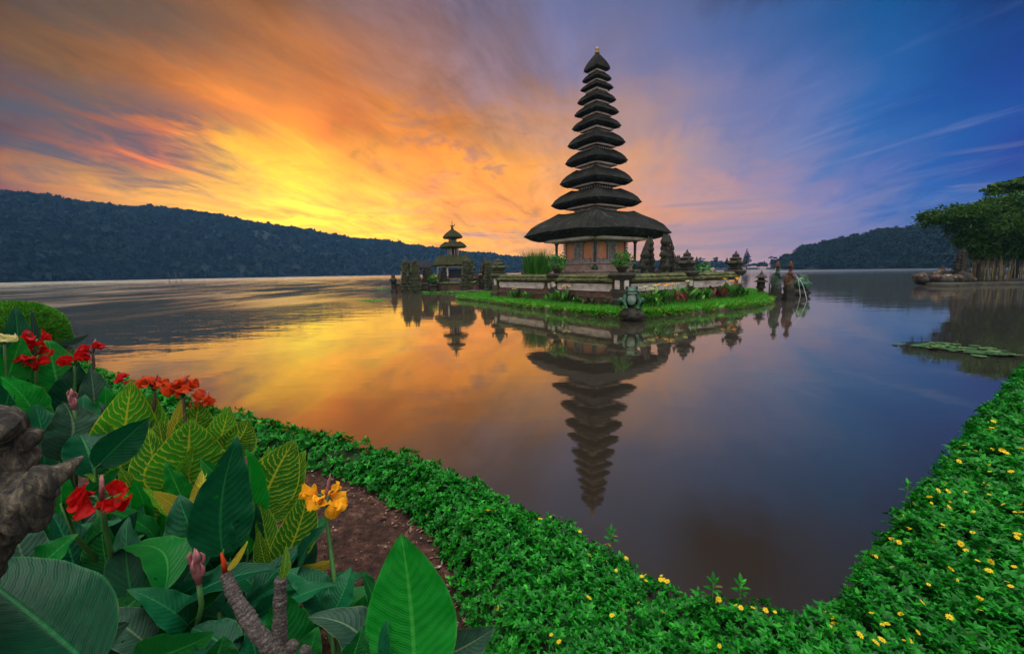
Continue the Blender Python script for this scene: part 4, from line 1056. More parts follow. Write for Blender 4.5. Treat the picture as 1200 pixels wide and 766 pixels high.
o = MB().tube([(p[0] - .55 + .5 * tt, p[1], 1.55 + .25 * tt - 1.85 * tt * tt) for tt in np.linspace(0, 1, 14)], [.009 + .006 * k / 14 for k in range(14)], 6).build('water_jet', MT['jet']); tag(o, 'thin water jet falling in front of the frog in profile', 'water jet')
p = aty(901, 352, 27.6)
o = MB().tube([(p[0], p[1], -.4), (p[0] - .02, p[1], 1.0), (p[0] + .08, p[1], 1.35), (p[0] + .3, p[1] + .2, 1.42)], [.04, .04, .035, .03], 8).build('water_pipe', MT['dark_wood']); tag(o, 'dark bent pipe standing left of the guardian statues', 'pipe')

# ================================================================== SMALL MERU ISLET
MD = 48.0
MP = aty(532, 330, MD)
isl = [atz(x, y)[:2] for x, y in [(459, 340.5), (480, 342), (515, 342.5), (560, 343), (600, 343)]] + [aty(600, 330, 56)[:2], aty(530, 330, 60)[:2], aty(470, 330, 57)[:2]]
land('islet', isl, .22, MT['mudbank'], MT['rock'], .1)
meru = thing('pagoda_shrine', (MP[0], MP[1], .2), 'small three tiered shrine with mossy thatched roofs on the left islet', 'shrine', rz=R(32))
def zm(y): return aty(532, y, MD)[2] - .2
def sm(wpx): return wpx / 2 / FPX * MD / math.sqrt(2) * 1.0
for i, (ye, wpx, yt, nx) in enumerate([(310, 50, 299, 31), (289, 31, 283.5, 22), (278, 22.5, 268.5, 0)]):
    z = zm(ye); H = zm(yt) - z
    thatch_roof(sm(wpx) * 1.05, H, sm(nx * .5) + .06 if nx else .1, z, .26 if i == 0 else .18, MT['thatch_moss'], meru, apex=(i == 2), nside=18, droop=.03)
for za, zb_, s in ((299.5, 289.5, 13), (284, 278, 9)):
    z0, z1 = zm(za), zm(zb_); h = sm(s)
    MB().box((0, 0, (z0 + z1) / 2), (1.3 * h, 1.3 * h, z1 - z0)).build('storey', MT['dark_wood'], meru, False)
    mb = MB()
    for k in range(12):
        sd_, q = divmod(k, 3); a = sd_ * math.pi / 2; x, y = h, (q - 1) * h * .93
        mb.box((x * math.cos(a) - y * math.sin(a), x * math.sin(a) + y * math.cos(a), (z0 + z1) / 2), (.09, .09, z1 - z0), a)
    mb.box((0, 0, z1 - .06), (2.5 * h, 2.5 * h, .1)); mb.build('balcony', MT['wood'], meru, False)
mb = MB().lathe([(.14, 0), (.2, .1), (.1, .2), (.14, .3), (.05, .5), (.02, .95)], 8, (0, 0, zm(269)))
mb.tube([(.05, 0, zm(269) + .35), (.3, 0, zm(269) + .5), (.34, 0, zm(269) + .72)], [.06, .05, .01], 5); mb.tube([(-.05, 0, zm(269) + .3), (-.22, 0, zm(269) + .42), (-.3, 0, zm(269) + .6)], [.06, .04, .01], 5)
mb.build('finial', MT['dark_stone'], meru)
zfl = zm(331); zro = zm(312)
for sx in (-1, 1):
    for sy in (-1, 1): MB().box((sx * 1.35, sy * 1.35, (zfl + zro) / 2), (.16, .16, zro - zfl)).build('post', MT['white'], meru, False)
MB().box((0, 0, zro - .02), (3.1, 3.1, .2)).build('eave_frame', MT['white'], meru, False)
MB().box((0, 0, zfl + .95), (1.7, 1.7, .9)).box((0, 0, zfl + 1.45), (1.9, 1.9, .12)).build('shrine_box', MT['dark_wood'], meru, False)
mb = MB().box((0, 0, zfl / 2 - .2), (3.8, 3.8, zfl + .3)).box((0, 0, zfl), (3.5, 3.5, .14)); mb.build('plinth', MT['moss_stone'], meru, False)

pv = aty(488, 330, 51)
t = thing('pavilion', (pv[0], pv[1], .2), 'open pavilion with dark blue grey sheet roof left of the small shrine', 'pavilion', rz=R(8))
zr0 = aty(488, 313.5, 51)[2] - .2; zr1 = aty(488, 305.5, 51)[2] - .2
mb = MB(); mb.add([(-2.0, -1.4, zr0), (2.0, -1.4, zr0), (2.0, 1.4, zr0), (-2.0, 1.4, zr0), (-1.0, 0, zr1), (1.8, 0, zr1), (-2.0, -1.4, zr0 - .12), (2.0, -1.4, zr0 - .12), (2.0, 1.4, zr0 - .12), (-2.0, 1.4, zr0 - .12)], [(0, 1, 5, 4), (2, 3, 4, 5), (1, 2, 5), (3, 0, 4), (0, 6, 7, 1), (1, 7, 8, 2), (2, 8, 9, 3), (3, 9, 6, 0), (9, 8, 7, 6)])
mb.build('roof', MT['tin'], t, False)
for sx in (-1.6, 0, 1.6):
    for sy in (-1.05, 1.05): MB().box((sx, sy, (zr0 - .12 + .5) / 2 + .2), (.15, .15, zr0 - .6)).build('post', MT['wood'], t, False)
MB().box((0, 0, .3), (3.9, 2.7, .7)).build('floor', MT['moss_stone'], t, False)
MB().box((0, 0, zr0 - .28), (3.4, 2.3, .2)).build('beam', MT['dark_wood'], t, False)

G2 = 'mossy carved gates and pinnacles on the islet'
Z0 = .1
for px, yt, Y, wd, lab, mt, ln, sd_ in [
    (478, 304, 46.5, 1.2, 'mossy gate half, farthest left of the islet pair', 'moss_stone', 1, 11), (485, 303, 46.2, 1.3, 'mossy gate half right next to the leftmost one, overgrown green', 'moss_stone', -1, 12),
    (503, 311, 47, 1.4, 'dark stumpy gate stone in front of the pavilion', 'dark_stone', 1, 13), (519, 312, 46.3, 1.25, 'dark squat pillar in front of the small shrine', 'dark_stone', -1, 14),
    (551, 303, 45.6, 1.7, 'tall mossy gate half at the right corner of the small shrine', 'moss_stone', 1, 15), (566.5, 303, 44.5, 1.3, 'slim carved gate half between the small shrine and the court wall', 'dark_stone', -1, 16),
    (576, 305, 44.0, 1.5, 'mossy middle pinnacle left of the court wall', 'moss_stone', 1, 17), (584, 304.5, 43.6, 1.3, 'mossy carved pinnacle touching the court wall end', 'moss_stone', 1, 18)]:
    gate_half(px, Z0, yt, Y, wd, lab, mt, ln, sd_, G2, R(10))
p = aty(461, 330, 46.5); t = thing('wall_post', (p[0], p[1], .0), 'low post with urn finial at the left end of the islet', 'wall post')
MB().lathe([(.3, 0), (.3, .3), (.2, .4), (.2, 1.0), (.34, 1.1)], 4, sq=True).build('shaft', MT['dark_stone'], t, False)
MB().lathe([(.2, 1.1), (.36, 1.25), (.44, 1.45), (.3, 1.6), (.2, 1.7), (.24, 1.85), (.05, 2.1), (.01, 2.25)], 10).build('finial', MT['dark_stone'], t)
p = aty(508, 330, 45.5); planter(p, .9, .6, 'round shrub on a short post in front of the pavilion', 'shrub'); MB()
p2 = aty(508, 330, 45.5); t = thing('wall_post', (p2[0], p2[1], 0), 'short dark post carrying the round shrub on the islet', 'wall post'); MB().lathe([(.4, 0), (.35, .6), (.45, .8), (.4, .9)], 4, sq=True).build('shaft', MT['dark_stone'], t, False)
def low_wall(x0, x1, Y0, Y1, h, label):
    a, b_ = aty(x0, 330, Y0), aty(x1, 330, Y1); d = b_ - a; L = np.linalg.norm(d[:2])
    t = thing('low_wall', (a[0], a[1], 0), label, 'wall', None, math.atan2(d[1], d[0]))
    MB().box((L / 2, 0, h * .45), (L, .5, h * .8)).build('base', MT['brick'], t, False)
    c = MB(); nn = max(2, int(L / .3)); V = []
    prof = [(-.34, h * .82), (-.4, h * .9), (-.2, h), (.2, h), (.4, h * .9), (.34, h * .82)]
    for i in range(nn + 1):
        for y, z in prof: V.append((L * i / nn, y + random.uniform(-.04, .04), z + random.uniform(-.04, .04)))
    m_ = len(prof); c.add(V, [(i * m_ + q, i * m_ + (q + 1) % m_, (i + 1) * m_ + (q + 1) % m_, (i + 1) * m_ + q) for i in range(nn) for q in range(m_)] + [tuple(range(m_)), tuple(nn * m_ + q for q in range(m_ - 1, -1, -1))])
    c.build('coping', MT['coping'], t, False)
low_wall(464, 502, 46.8, 46.6, 1.05, 'low mossy wall below the pavilion'); low_wall(506, 556, 46.2, 45.2, 1.1, 'low dark wall below the small shrine'); low_wall(556, 584, 45.0, 43.4, 1.2, 'short dark wall linking shrine islet and court wall')
for x, y, n_, lab in [(508, 343.2, 120, 'green grass tuft in the water before the pavilion'), (535, 343.6, 90, 'green grass tuft in the water before the small shrine'), (595, 345, 80, 'green tuft at the water beside the court wall'), (449, 338.5, 60, 'low reed tuft at the left tip of the islet'), (434, 352.5, 70, 'thin reeds in the open lake left of the islet')]:
    p = atz(x, y); o = blade_clump('reed_tuft', (p[0], p[1], -.05), .34 if n_ > 70 else .22, 1.0, n_, .07, MT['blade'], lab, 'reeds', .8); o.scale = (2.2, 1, 1)

# ================================================================== RIGHT BANK WITH BAMBOO
BY = 44.0
rb = [atz(x, y)[:2] for x, y in [(1076, 334), (1095, 335.5), (1120, 336), (1150, 334.5), (1180, 334), (1230, 334), (1320, 334)]] + [aty(1420, 330, 50)[:2], aty(1420, 330, 75)[:2], aty(1180, 330, 70)[:2], aty(1120, 325, 58)[:2]]
land('right_islet', rb, .30, MT['rock'], MT['rock'], .25)
bp = aty(1172, 328, 46.5)
bam = thing('bamboo_clump', (bp[0], bp[1], .4), 'big dark bamboo clump with arching crown on the right bank', 'bamboo')
lobes = [(1098, 258, 46, 20, 7), (1112, 252, 46, 22, 9), (1130, 251, 46, 18, 11), (1146, 254, 46, 18, 14), (1160, 246, 47, 20, 12), (1176, 240, 47, 22, 11), (1196, 240, 47, 24, 13), (1128, 268, 46, 16, 9), (1142, 284, 45.5, 15, 11), (1166, 268, 45, 24, 16), (1192, 266, 45, 26, 20), (1126, 283, 46, 9, 6), (1180, 292, 45.5, 24, 10), (1225, 262, 46, 36, 30), (1250, 280, 46, 34, 26), (1152, 297, 45.5, 15, 6), (1085, 253, 46, 9, 4), (1203, 286, 45, 24, 16)]
cs, rs_, P, Nn, S = [], [], [], [], []
for x, y, Y, rx, ry in lobes:
    c = aty(x, y, Y) - np.array([bp[0], bp[1], .4]); k = Y / FPX
    rx, ry = rx * 1.10, ry * 1.10; nn = int(36 * rx * ry / 10)
    d = rng.normal(size=(nn, 3)); d /= np.linalg.norm(d, axis=1, keepdims=True)
    rad = rng.uniform(.35, 1.05, nn) ** .6 * (.7 + .6 * fbm(d * 1.0 + x, 1.8, 3))
    P.append(c + d * np.array([rx * k, rx * k * .8, ry * k]) * rad[:, None]); Nn.append(rng.normal(size=(nn, 3)) * .8 + np.array([0, -.2, .7])); S.append(rng.uniform(.28, .62, nn))
P = np.concatenate(P); Nn = np.concatenate(Nn); S = np.concatenate(S)
tv = np.array([(0, 0, 0), (.16, .45, .04), (0, 1.0, -.16), (-.16, .45, .04)])
V, Q, UV = scatter(tv, leaf_f, leaf_u, P, basis(Nn, rng.uniform(0, 6.28, len(P))), S)
np_mesh('foliage', V, Q, UV, MT['near_tree'], bam)
for i in range(70):
    a = random.uniform(0, 6.28); r0 = math.sqrt(random.random()) ; x0, y0 = r0 * 3.4 * math.cos(a), r0 * 1.6 * math.sin(a)
    H = random.uniform(4.2, 7.0); ox = (x0 / 3.4) * random.uniform(.6, 2.6) + random.gauss(0, .9); oy = random.gauss(0, .6)
    MB().tube([(x0 + ox * t ** 2, y0 + oy * t ** 2, -.2 + H * t) for t in (0, .2, .4, .6, .8, 1)], [.048, .045, .04, .035, .025, .012], 6).build('culm', MT['culm'], bam)
tp = aty(1188, 325, 52)
t = thing('feathery_tree', (tp[0], tp[1], .4), 'open feathery crowned tree rising behind the bamboo', 'tree')
zt = aty(1188, 217, 52)[2]
MB().tube([(0, 0, -.3), (.2, 0, zt * .4), (-.3, 0, zt * .7), (.2, 0, zt * .88)], [.35, .28, .2, .1], 8).tube([(-.3, 0, zt * .7), (-1.8, .2, zt * .88), (-2.6, 0, zt * .95)], [.14, .08, .03], 6).tube([(0, 0, zt * .66), (1.8, .2, zt * .86), (2.8, 0, zt * .93)], [.14, .08, .03], 6).build('trunk', MT['trunk'], t)
cs, rs_ = [], []
for x, y, rr in [(1160, 224, 1.1), (1170, 220, 1.3), (1180, 217, 1.2), (1190, 219, 1.4), (1198, 214, 1.3), (1210, 216, 1.7), (1165, 228, .9), (1182, 226, 1.0), (1202, 224, 1.2), (1225, 222, 1.6)]:
    q = aty(x, y, 52); cs.append(q - np.array([tp[0], tp[1], .4])); rs_.append(rr)
V, Q, UV = crowns(np.array(cs), np.array(rs_), 230, .26, .5); np_mesh('crown', V, Q, UV, MT['near_tree'], t)
# rocks and statues on its tip
for i, (x, y, Y, r_, mt, lab) in enumerate([(1079, 326, 44.5, (.75, .6, .62), 'tan', 'rounded tan boulder at the left end of the right bank'), (1086, 328, 44, (.7, .5, .42), 'rock', 'dark flat boulder beside the tan boulder'), (1098, 326.5, 43.6, (.85, .6, .5), 'tan', 'brown boulder under the crouching lion statue'),
     (1090, 325, 45, (.6, .6, .5), 'rock', 'dark boulder between two tan boulders'), (1119, 327, 43.6, (.75, .6, .5), 'tan', 'reddish tan boulder at the foot of the dark shrine'), (1128, 326, 44, (.8, .7, .7), 'rock', 'dark boulder right of the shrine foot'), (1106, 328.5, 43.4, (.9, .6, .42), 'rock', 'low black boulder below the white offering box'), (1137, 328, 44.4, (.5, .45, .4), 'tan', 'small ochre boulder near the dark post')]):
    p = aty(x, y, Y); o = MB().ball((0, 0, 0), r_, 18, 12, .35, 1.9, i * 3.1).build('boulder', MT[mt], loc=(p[0], p[1], max(p[2], r_[2] * .5))); tag(o, lab, 'boulder', 'boulders on the tip of the right bank')
p = aty(1101, 322, 44.2)
t = thing('lion_statue', (p[0], p[1], .78), 'tan crouching lion statue with raised head on the boulders', 'statue', rz=R(15)); 
zl = aty(1101, 312.5, 44.2)[2] - .78
k = zl / 1.15
blob('body', [('l', [(-.75 * k, 0, .35 * k), (-.2 * k, 0, .52 * k), (.3 * k, 0, .75 * k)], [.28 * k, .26 * k, .27 * k]), ('e', (.42 * k, 0, .98 * k), (.22 * k, .2 * k, .2 * k)), ('e', (.60 * k, 0, .92 * k), (.12 * k, .11 * k, .09 * k)),
              ('l', [(.3 * k, .14 * k, .65 * k), (.42 * k, .16 * k, .0)], [.13 * k, .08 * k]), ('l', [(.3 * k, -.14 * k, .65 * k), (.42 * k, -.16 * k, .0)], [.13 * k, .08 * k]),
              ('l', [(-.7 * k, .2 * k, .35 * k), (-.45 * k, .24 * k, .15 * k), (-.75 * k, .24 * k, .0)], [.17 * k, .1 * k, .08 * k]), ('l', [(-.7 * k, -.2 * k, .35 * k), (-.45 * k, -.24 * k, .15 * k), (-.75 * k, -.24 * k, .0)], [.17 * k, .1 * k, .08 * k])], .05, MT['tan'], t)
blob('mane', [('e', (.26 * k, 0, .98 * k), (.2 * k, .25 * k, .26 * k)), ('e', (.2 * k, 0, .74 * k), (.2 * k, .22 * k, .2 * k))], .05, MT['tan'], t)
p = aty(1110, 321.5, 44)
t = thing('offering_box', (p[0], p[1], .62), 'small white stone offering box below the dark shrine', 'box'); MB().box((0, 0, .22), (.46, .4, .44)).build('box', MT['white'], t, False); MB().box((0, 0, .47), (.54, .48, .07)).build('lid', MT['white'], t, False)
gate_half(1124, .4, 292, 45, 1.25, 'dark stepped stone shrine on the tip of the right bank', 'dark_stone', .2, 21, None, R(20))
p = aty(1146, 325, 45.5)
t = thing('stone_post', (p[0], p[1], .35), 'upright dark post with a pale cap left of the bamboo', 'post'); zp = aty(1146, 307.5, 45.5)[2] - .35
MB().lathe([(.24, 0), (.2, .3), (.18, zp * .8), (.24, zp * .88), (.2, zp * .92)], 8).build('shaft', MT['dark_stone'], t); MB().lathe([(.2, zp * .92), (.22, zp * .96), (.05, zp)], 8).build('cap', MT['tan'], t)
for x, lab in ((1112, 'small dark crouching figurine beside the white box'), (1108, 'smaller dark figurine left of the white box')):
    p = aty(x, 318, 44.6); t = thing('figurine', (p[0], p[1], .75), lab, 'statue'); blob('body', [('l', [(0, 0, 0), (0, 0, .35), (.03, 0, .5)], [.2, .17, .1]), ('e', (.05, 0, .62), (.13, .13, .14))], .05, MT['rock'], t)
# lily pads
pad0 = None
outl = [(1072, 406), (1092, 403.5), (1120, 403), (1150, 407), (1176, 412), (1190, 418), (1170, 418), (1140, 415), (1108, 411), (1082, 409.5)]
pp = np.array([atz(x, y)[:2] for x, y in outl])
lo, hi = pp.min(0), pp.max(0); placed = []
while len(placed) < 84:
    q = rng.uniform(lo, hi)
    if in_poly(q[None], pp)[0] or random.random() < .002:
        placed.append(q)
placed.append(atz(1053, 404)[:2])
for i, q in enumerate(placed):
    if i % 8 == 0 or pad0 is None:
        r_ = .12; V = [(0, 0, 0)]; nn = 16; rv = random.random()
        for k in range(nn):
            a = .25 + (6.28 - .5) * k / (nn - 1); V.append((r_ * math.cos(a) * random.uniform(.93, 1.05), r_ * math.sin(a) * random.uniform(.93, 1.05), .012 + .012 * random.random()))
        mb = MB(); mb.add(V, [(0, k, k + 1) for k in range(1, nn)], [(0, rv)] * len(V)); pad0 = mb.build('lily_pad', MT['pad'])
        o = pad0; tag(o, 'pale green lily pad floating in the patch off the right bank', 'lily pad', 'lily pads in the floating patch')
    else:
        o = pad0.copy(); COL.objects.link(o)
    o.location = (q[0], q[1], .008 + .0009 * i * .1 + .004 * (i % 3)); o.rotation_euler = (random.gauss(0, .05), random.gauss(0, .05), random.uniform(0, 6.28)); s = random.uniform(.6, 1.35); o.scale = (s, s, s)

# ================================================================== FOREGROUND BANK
GZ = .28
def ztop_at(x): return .54 - .08 * np.clip((x - .4) / 1.6, 0, 1)
outer_px = [(60, 408), (110, 424), (160, 447), (205, 462), (250, 479), (300, 489), (350, 499), (400, 509), (430, 516), (480, 531), (530, 549), (560, 557), (600, 572), (640, 590), (680, 607), (720, 629), (760, 655), (800, 676), (860, 700), (915, 709), (955, 706), (985, 668), (1010, 642), (1040, 603), (1070, 572), (1100, 533), (1130, 497), (1165, 457), (1200, 421), (1260, 372)]
outer = []
for x, y in outer_px:
    z = .54
    for _ in range(6): z = float(ztop_at(atz(x, y, z - .03)[0]))
    outer.append(atz(x, y, z - .03)[:2])
inner_px = [(60, 470), (150, 500), (262, 528), (350, 549), (400, 561), (440, 577), (475, 599), (503, 626), (522, 656), (537, 696), (552, 732), (566, 790), (575, 900)]
inner = [atz(x, y, GZ)[:2] for x, y in inner_px]
cover_poly = np.array(outer + [(17.3, 12.5), (17.3, -1.0), (inner[-1][0], -1.0)] + inner[::-1])
edge_line = np.array(outer)
bank_out = [(-14, 9.5)] + [tuple(p_) for p_ in outer[1:]] + [(20, 12), (20, -9), (-14, -9)]
# bank: earth under everything, sides going down into the water
bo = np.array(bank_out); bc = np.array([3.0, -2.0])
mb = MB(); m_ = len(bo)
nrm = []
for i in range(m_):
    tgt = bo[(i + 1) % m_] - bo[i - 1]; q = np.array([tgt[1], -tgt[0]]); q /= np.linalg.norm(q); nrm.append(-q)
nrm = np.array(nrm)
V = [(*(p_ - 0 * q), -.8) for p_, q in zip(bo - nrm * 0.05, nrm)] + [(*p_, .06) for p_ in bo] + [(*p_, GZ - .012) for p_ in (bo + (bc - bo) * .03)]
Fs = [(i, (i + 1) % m_, m_ + (i + 1) % m_, m_ + i) for i in range(m_)] + [(m_ + i, m_ + (i + 1) % m_, 2 * m_ + (i + 1) % m_, 2 * m_ + i) for i in range(m_)] + [tuple(2 * m_ + i for i in range(m_))]
mb.add(V, Fs); o = mb.build('bank', MT['bank'], smooth=False); tag(o, kind='structure')
# garden soil, finely lumpy
sx = np.linspace(-5.0, 1.0, 240); sy = np.linspace(.2, 7.0, 260)
X, Y = np.meshgrid(sx, sy); G = np.c_[X.ravel(), Y.ravel(), np.zeros(X.size)]
G[:, 2] = GZ + .03 * (fbm(G, 2.2, 3) - .5) + .022 * (fbm(G, 14, 3) - .5) + .012 * (vnoise(G, 45) - .5)
inb = in_poly(G[:, :2], bo) & (seg_dist(G[:, :2], np.array(outer), False) > .2)
idx = np.arange(X.size).reshape(X.shape)
Q = np.stack([idx[:-1, :-1], idx[:-1, 1:], idx[1:, 1:], idx[1:, :-1]], -1).reshape(-1, 4); Q = Q[inb[Q].all(1)]
o = np_mesh('soil', G, Q, np.zeros((len(G), 2)), MT['soil'], smooth=True); tag(o, kind='structure')
# crumbs and litter on it
n_ = 2600
P = np.c_[rng.uniform(-2.6, .3, n_), rng.uniform(1.4, 4.2, n_)]; 
inner_region = np.array([tuple(q) for q in inner] + [(-5, .2), (-5, 4.5)])
P = P[in_poly(P, inner_region)]; n_ = len(P)
V, Q, UV = scatter(np.array([(-.5, -.4, -.2), (.5, -.4, .1), (.4, .5, -.2), (-.4, .4, .3)]), np.array([[0, 1, 2, 3]]), quad_u, np.c_[P, np.full(n_, GZ + .008)], basis(rng.normal(size=(n_, 3)), rng.uniform(0, 6.28, n_)), rng.uniform(.006, .02, n_))
nd = 170; ti = rng.integers(3, len(inner) - 2, nd); tt = rng.random(nd)[:, None]; ia = np.array(inner)
Pd = ia[ti] * (1 - tt) + ia[ti + 1] * tt + np.c_[-np.abs(rng.normal(size=nd)) * .10, rng.normal(size=nd) * .05]
V2, Q2, UV2 = scatter(np.array([(0, 0, 0), (.22, .45, .10), (0, 1.0, .05), (-.22, .45, .14)]), np.array([[0, 1, 2, 3]]), np.array([0, .4, 1., .4]), np.c_[Pd, np.full(nd, GZ + .018)], basis(np.c_[rng.normal(size=(nd, 2)) * .35, np.ones(nd)], rng.uniform(0, 6.28, nd)), rng.uniform(.02, .055, nd))
UV2[:, 1] = .6 + .4 * UV2[:, 1]
Q = np.concatenate([Q, Q2 + len(V)]); V = np.concatenate([V, V2]); UV = np.concatenate([UV, UV2])
MT['litter'] = mat_leafy('soil_litter', [(0, (.03, .015, .01)), (.6, (.10, .05, .035)), (.9, (.16, .10, .07)), (1, (.4, .34, .28))], 1, 0, .2)
o = np_mesh('soil_litter', V, Q, UV, MT['litter']); tag(o, 'crumbs and dry bits scattered over the red garden soil', 'litter', kind='stuff')

# ground cover
def cover_height(P):
    de = seg_dist(P, edge_line, False); di = seg_dist(P, np.array(inner), False)
    zt = ztop_at(P[:, 0])
    P3 = np.c_[P, np.zeros(len(P))]
    lump = (fbm(P3, 1.6, 3) - .5) * .25 + (fbm(P3, 5.5, 2) - .5) * .08
    e = np.clip(de / .16, 0, 1); k = np.clip(di / .30, 0, 1)
    z = GZ + (zt - GZ + lump * np.minimum(e, k)) * (1 - (1 - k) ** 2.2)
    return z - (z - .12) * (1 - e) ** 2.4 * .9, de, di
gx, gy = np.meshgrid(np.arange(-9, 16, .09), np.arange(-1, 15, .09)); G2_ = np.c_[gx.ravel(), gy.ravel()]
ok = in_poly(G2_, cover_poly)
z, de, di = cover_height(G2_)
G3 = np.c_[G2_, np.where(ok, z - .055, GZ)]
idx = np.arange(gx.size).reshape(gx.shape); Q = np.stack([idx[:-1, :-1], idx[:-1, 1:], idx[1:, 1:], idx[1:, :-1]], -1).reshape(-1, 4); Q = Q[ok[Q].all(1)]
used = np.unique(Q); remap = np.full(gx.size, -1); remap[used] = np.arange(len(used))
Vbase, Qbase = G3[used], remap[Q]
# candidate sprigs, denser near the camera
cand = []
for x0, x1, y0, y1, dens in [(-3.5, 3.2, .6, 3.6, 2900), (-6, 6, 3.6, 6.5, 1150), (3.2, 6, .6, 3.6, 1300), (-9, 13, 6.5, 12, 380), (6, 14, 1, 6.5, 380)]:
    n_ = int((x1 - x0) * (y1 - y0) * dens); cand.append(np.c_[rng.uniform(x0, x1, n_), rng.uniform(y0, y1, n_)])
P = np.concatenate(cand); P = P[in_poly(P, cover_poly)]
z, de, di = cover_height(P)
P3 = np.c_[P, z]; pr = proj(P3)
keep = (pr[:, 2] > .3) & (pr[:, 0] > -500) & (pr[:, 0] < 2300) & (pr[:, 1] < 1300)
P3 = P3[keep]; de, di = de[keep], di[keep]
eps = .04
zx = cover_height(P3[:, :2] + np.array([eps, 0]))[0]; zy = cover_height(P3[:, :2] + np.array([0, eps]))[0]
nr = np.c_[-(zx - P3[:, 2]) / eps, -(zy - P3[:, 2]) / eps, np.ones(len(P3))]; nr /= np.linalg.norm(nr, axis=1, keepdims=True)
dist = np.linalg.norm(P3 - CAM, axis=1)
cl = fbm(P3, 9, 2)
P3 = P3 + nr * ((cl - .5) * .17 + rng.uniform(-.05, .035, len(P3)))[:, None]
nr = nr * .8 + np.array([0, 0, .5]) + rng.normal(size=nr.shape) * .32
sc_ = (.021 + .015 * rng.random(len(P3))) * np.clip(dist / 2.6, .9, 2.6) ** .75
NL = 7
PP = np.repeat(P3, NL, 0); NN = np.repeat(nr, NL, 0); NN /= np.linalg.norm(NN, axis=1, keepdims=True)
ang = np.repeat(rng.uniform(0, 6.28, len(P3)), NL) + np.tile(np.arange(NL) * 2.4, len(P3)) + rng.normal(size=len(PP)) * .3
Bz = basis(NN, ang)
tilt = rng.uniform(-.1, .95, len(PP))          # leaf lifts from the sprig's plane
yv = Bz[:, :, 1] * np.cos(tilt)[:, None] + Bz[:, :, 2] * np.sin(tilt)[:, None]
zv = np.cross(Bz[:, :, 0], yv)
BB = np.stack([Bz[:, :, 0], yv, zv], -1)
ltv = np.array([(0, 0, 0), (.20, .42, .05), (0, .45, -.03), (-.20, .42, .05), (0, 1.0, -.10), (.12, .78, 0), (-.12, .78, 0)])
ltv = np.array([(0, 0, 0), (.21, .40, .06), (.13, .74, .0), (0, 1.0, -.12), (-.13, .74, .0), (-.21, .40, .06), (0, .42, -.02), (0, .75, -.05)])
ltf = np.array([[0, 1, 6, 6], [1, 2, 7, 6], [2, 3, 7, 7], [0, 6, 5, 5], [6, 7, 4, 5], [7, 3, 4, 4]])
ltf = np.array([[0, 1, 6, 5], [1, 2, 7, 6], [6, 7, 4, 5], [7, 2, 3, 4]])
ltu = np.array([0, .4, .7, 1, .7, .4, .4, .7])
SS = np.repeat(sc_, NL) * rng.uniform(.7, 1.25, len(PP))
V, Q, UV = scatter(ltv, ltf, ltu, PP, BB, SS)
# brighter sprig to sprig variation in the per-leaf random
spr = np.repeat(np.repeat(rng.random(len(P3)), NL), len(ltv)); UV[:, 1] = np.clip(UV[:, 1] * .6 + spr * .4, 0, 1)
nb = len(Vbase)
Vall = np.concatenate([Vbase, V]); Qall = np.concatenate([Qbase, Q + nb]); UVall = np.concatenate([np.zeros((nb, 2)), UV])
mi = np.r_[np.ones(len(Qbase)), np.zeros(len(Q))]
o = np_mesh('ground_cover', Vall, Qall, UVall, [MT['cover'], MT['cover_dark']], smooth=True, matidx=mi)
tag(o, 'glossy bright green creeping ground cover edging the lake bank', 'ground cover', kind='stuff')

# yellow daisies in it
def daisy_mesh():
    mb = MB()
    for k in range(10):
        a = k * .628 + random.uniform(-.1, .1); d = np.array([math.cos(a), math.sin(a), 0]); s = np.array([-d[1], d[0], 0]); L = random.uniform(.85, 1.05)
        up = np.array([0, 0, 1.0])
        V = [d * .15 - s * .08, d * .15 + s * .08, d * .6 * L + s * .19 + up * .10, d * .95 * L + s * .12 + up * .06, d * L + up * .05, d * .95 * L - s * .12 + up * .06, d * .6 * L - s * .19 + up * .10]
        mb.add(V, [tuple(range(7))], [(.4, 0), (.6, 0), (1, .6), (.8, .95), (.5, 1), (.2, .95), (0, .6)])
    n0 = len(mb.f); mb.ball((0, 0, .06), (.27, .27, .14), 10, 6)
    return mb, n0
dz_px = [(572, 600), (633, 610), (645, 592), (680, 597), (691, 653), (679, 625), (722, 671), (710, 640), (734, 653), (722, 670), (757, 683), (752, 678), (755, 677), (774, 682), (778, 670), (748, 709), (782, 660), (775, 661), (840, 695), (842, 697), (868, 715), (882, 711), (862, 684), (717, 724), (655, 755), (646, 747), (582, 715), (843, 760), (690, 703), (714, 641), (897, 690), (908, 688)]
rs = random.Random(5)
for i in range(92):
    for _ in range(60):
        x = rs.uniform(965, 1199); y = rs.uniform(430, 762)
        yl = np.interp(x, [p_[0] for p_ in outer_px[20:]], [p_[1] for p_ in outer_px[20:]])
        if y > yl + 8 and rs.random() < (1.0 if y < 640 else .5) : dz_px.append((x, y)); break
variants = []
for k in range(4):
    mb, n0 = daisy_mesh(); o = mb.build('yellow_daisy', [MT['daisy'], MT['daisy_eye']], smooth=True)
    mi = np.zeros(len(mb.f), np.int32); mi[n0:] = 1; o.data.polygons.foreach_set('material_index', mi); variants.append(o)
first = [True] * 4
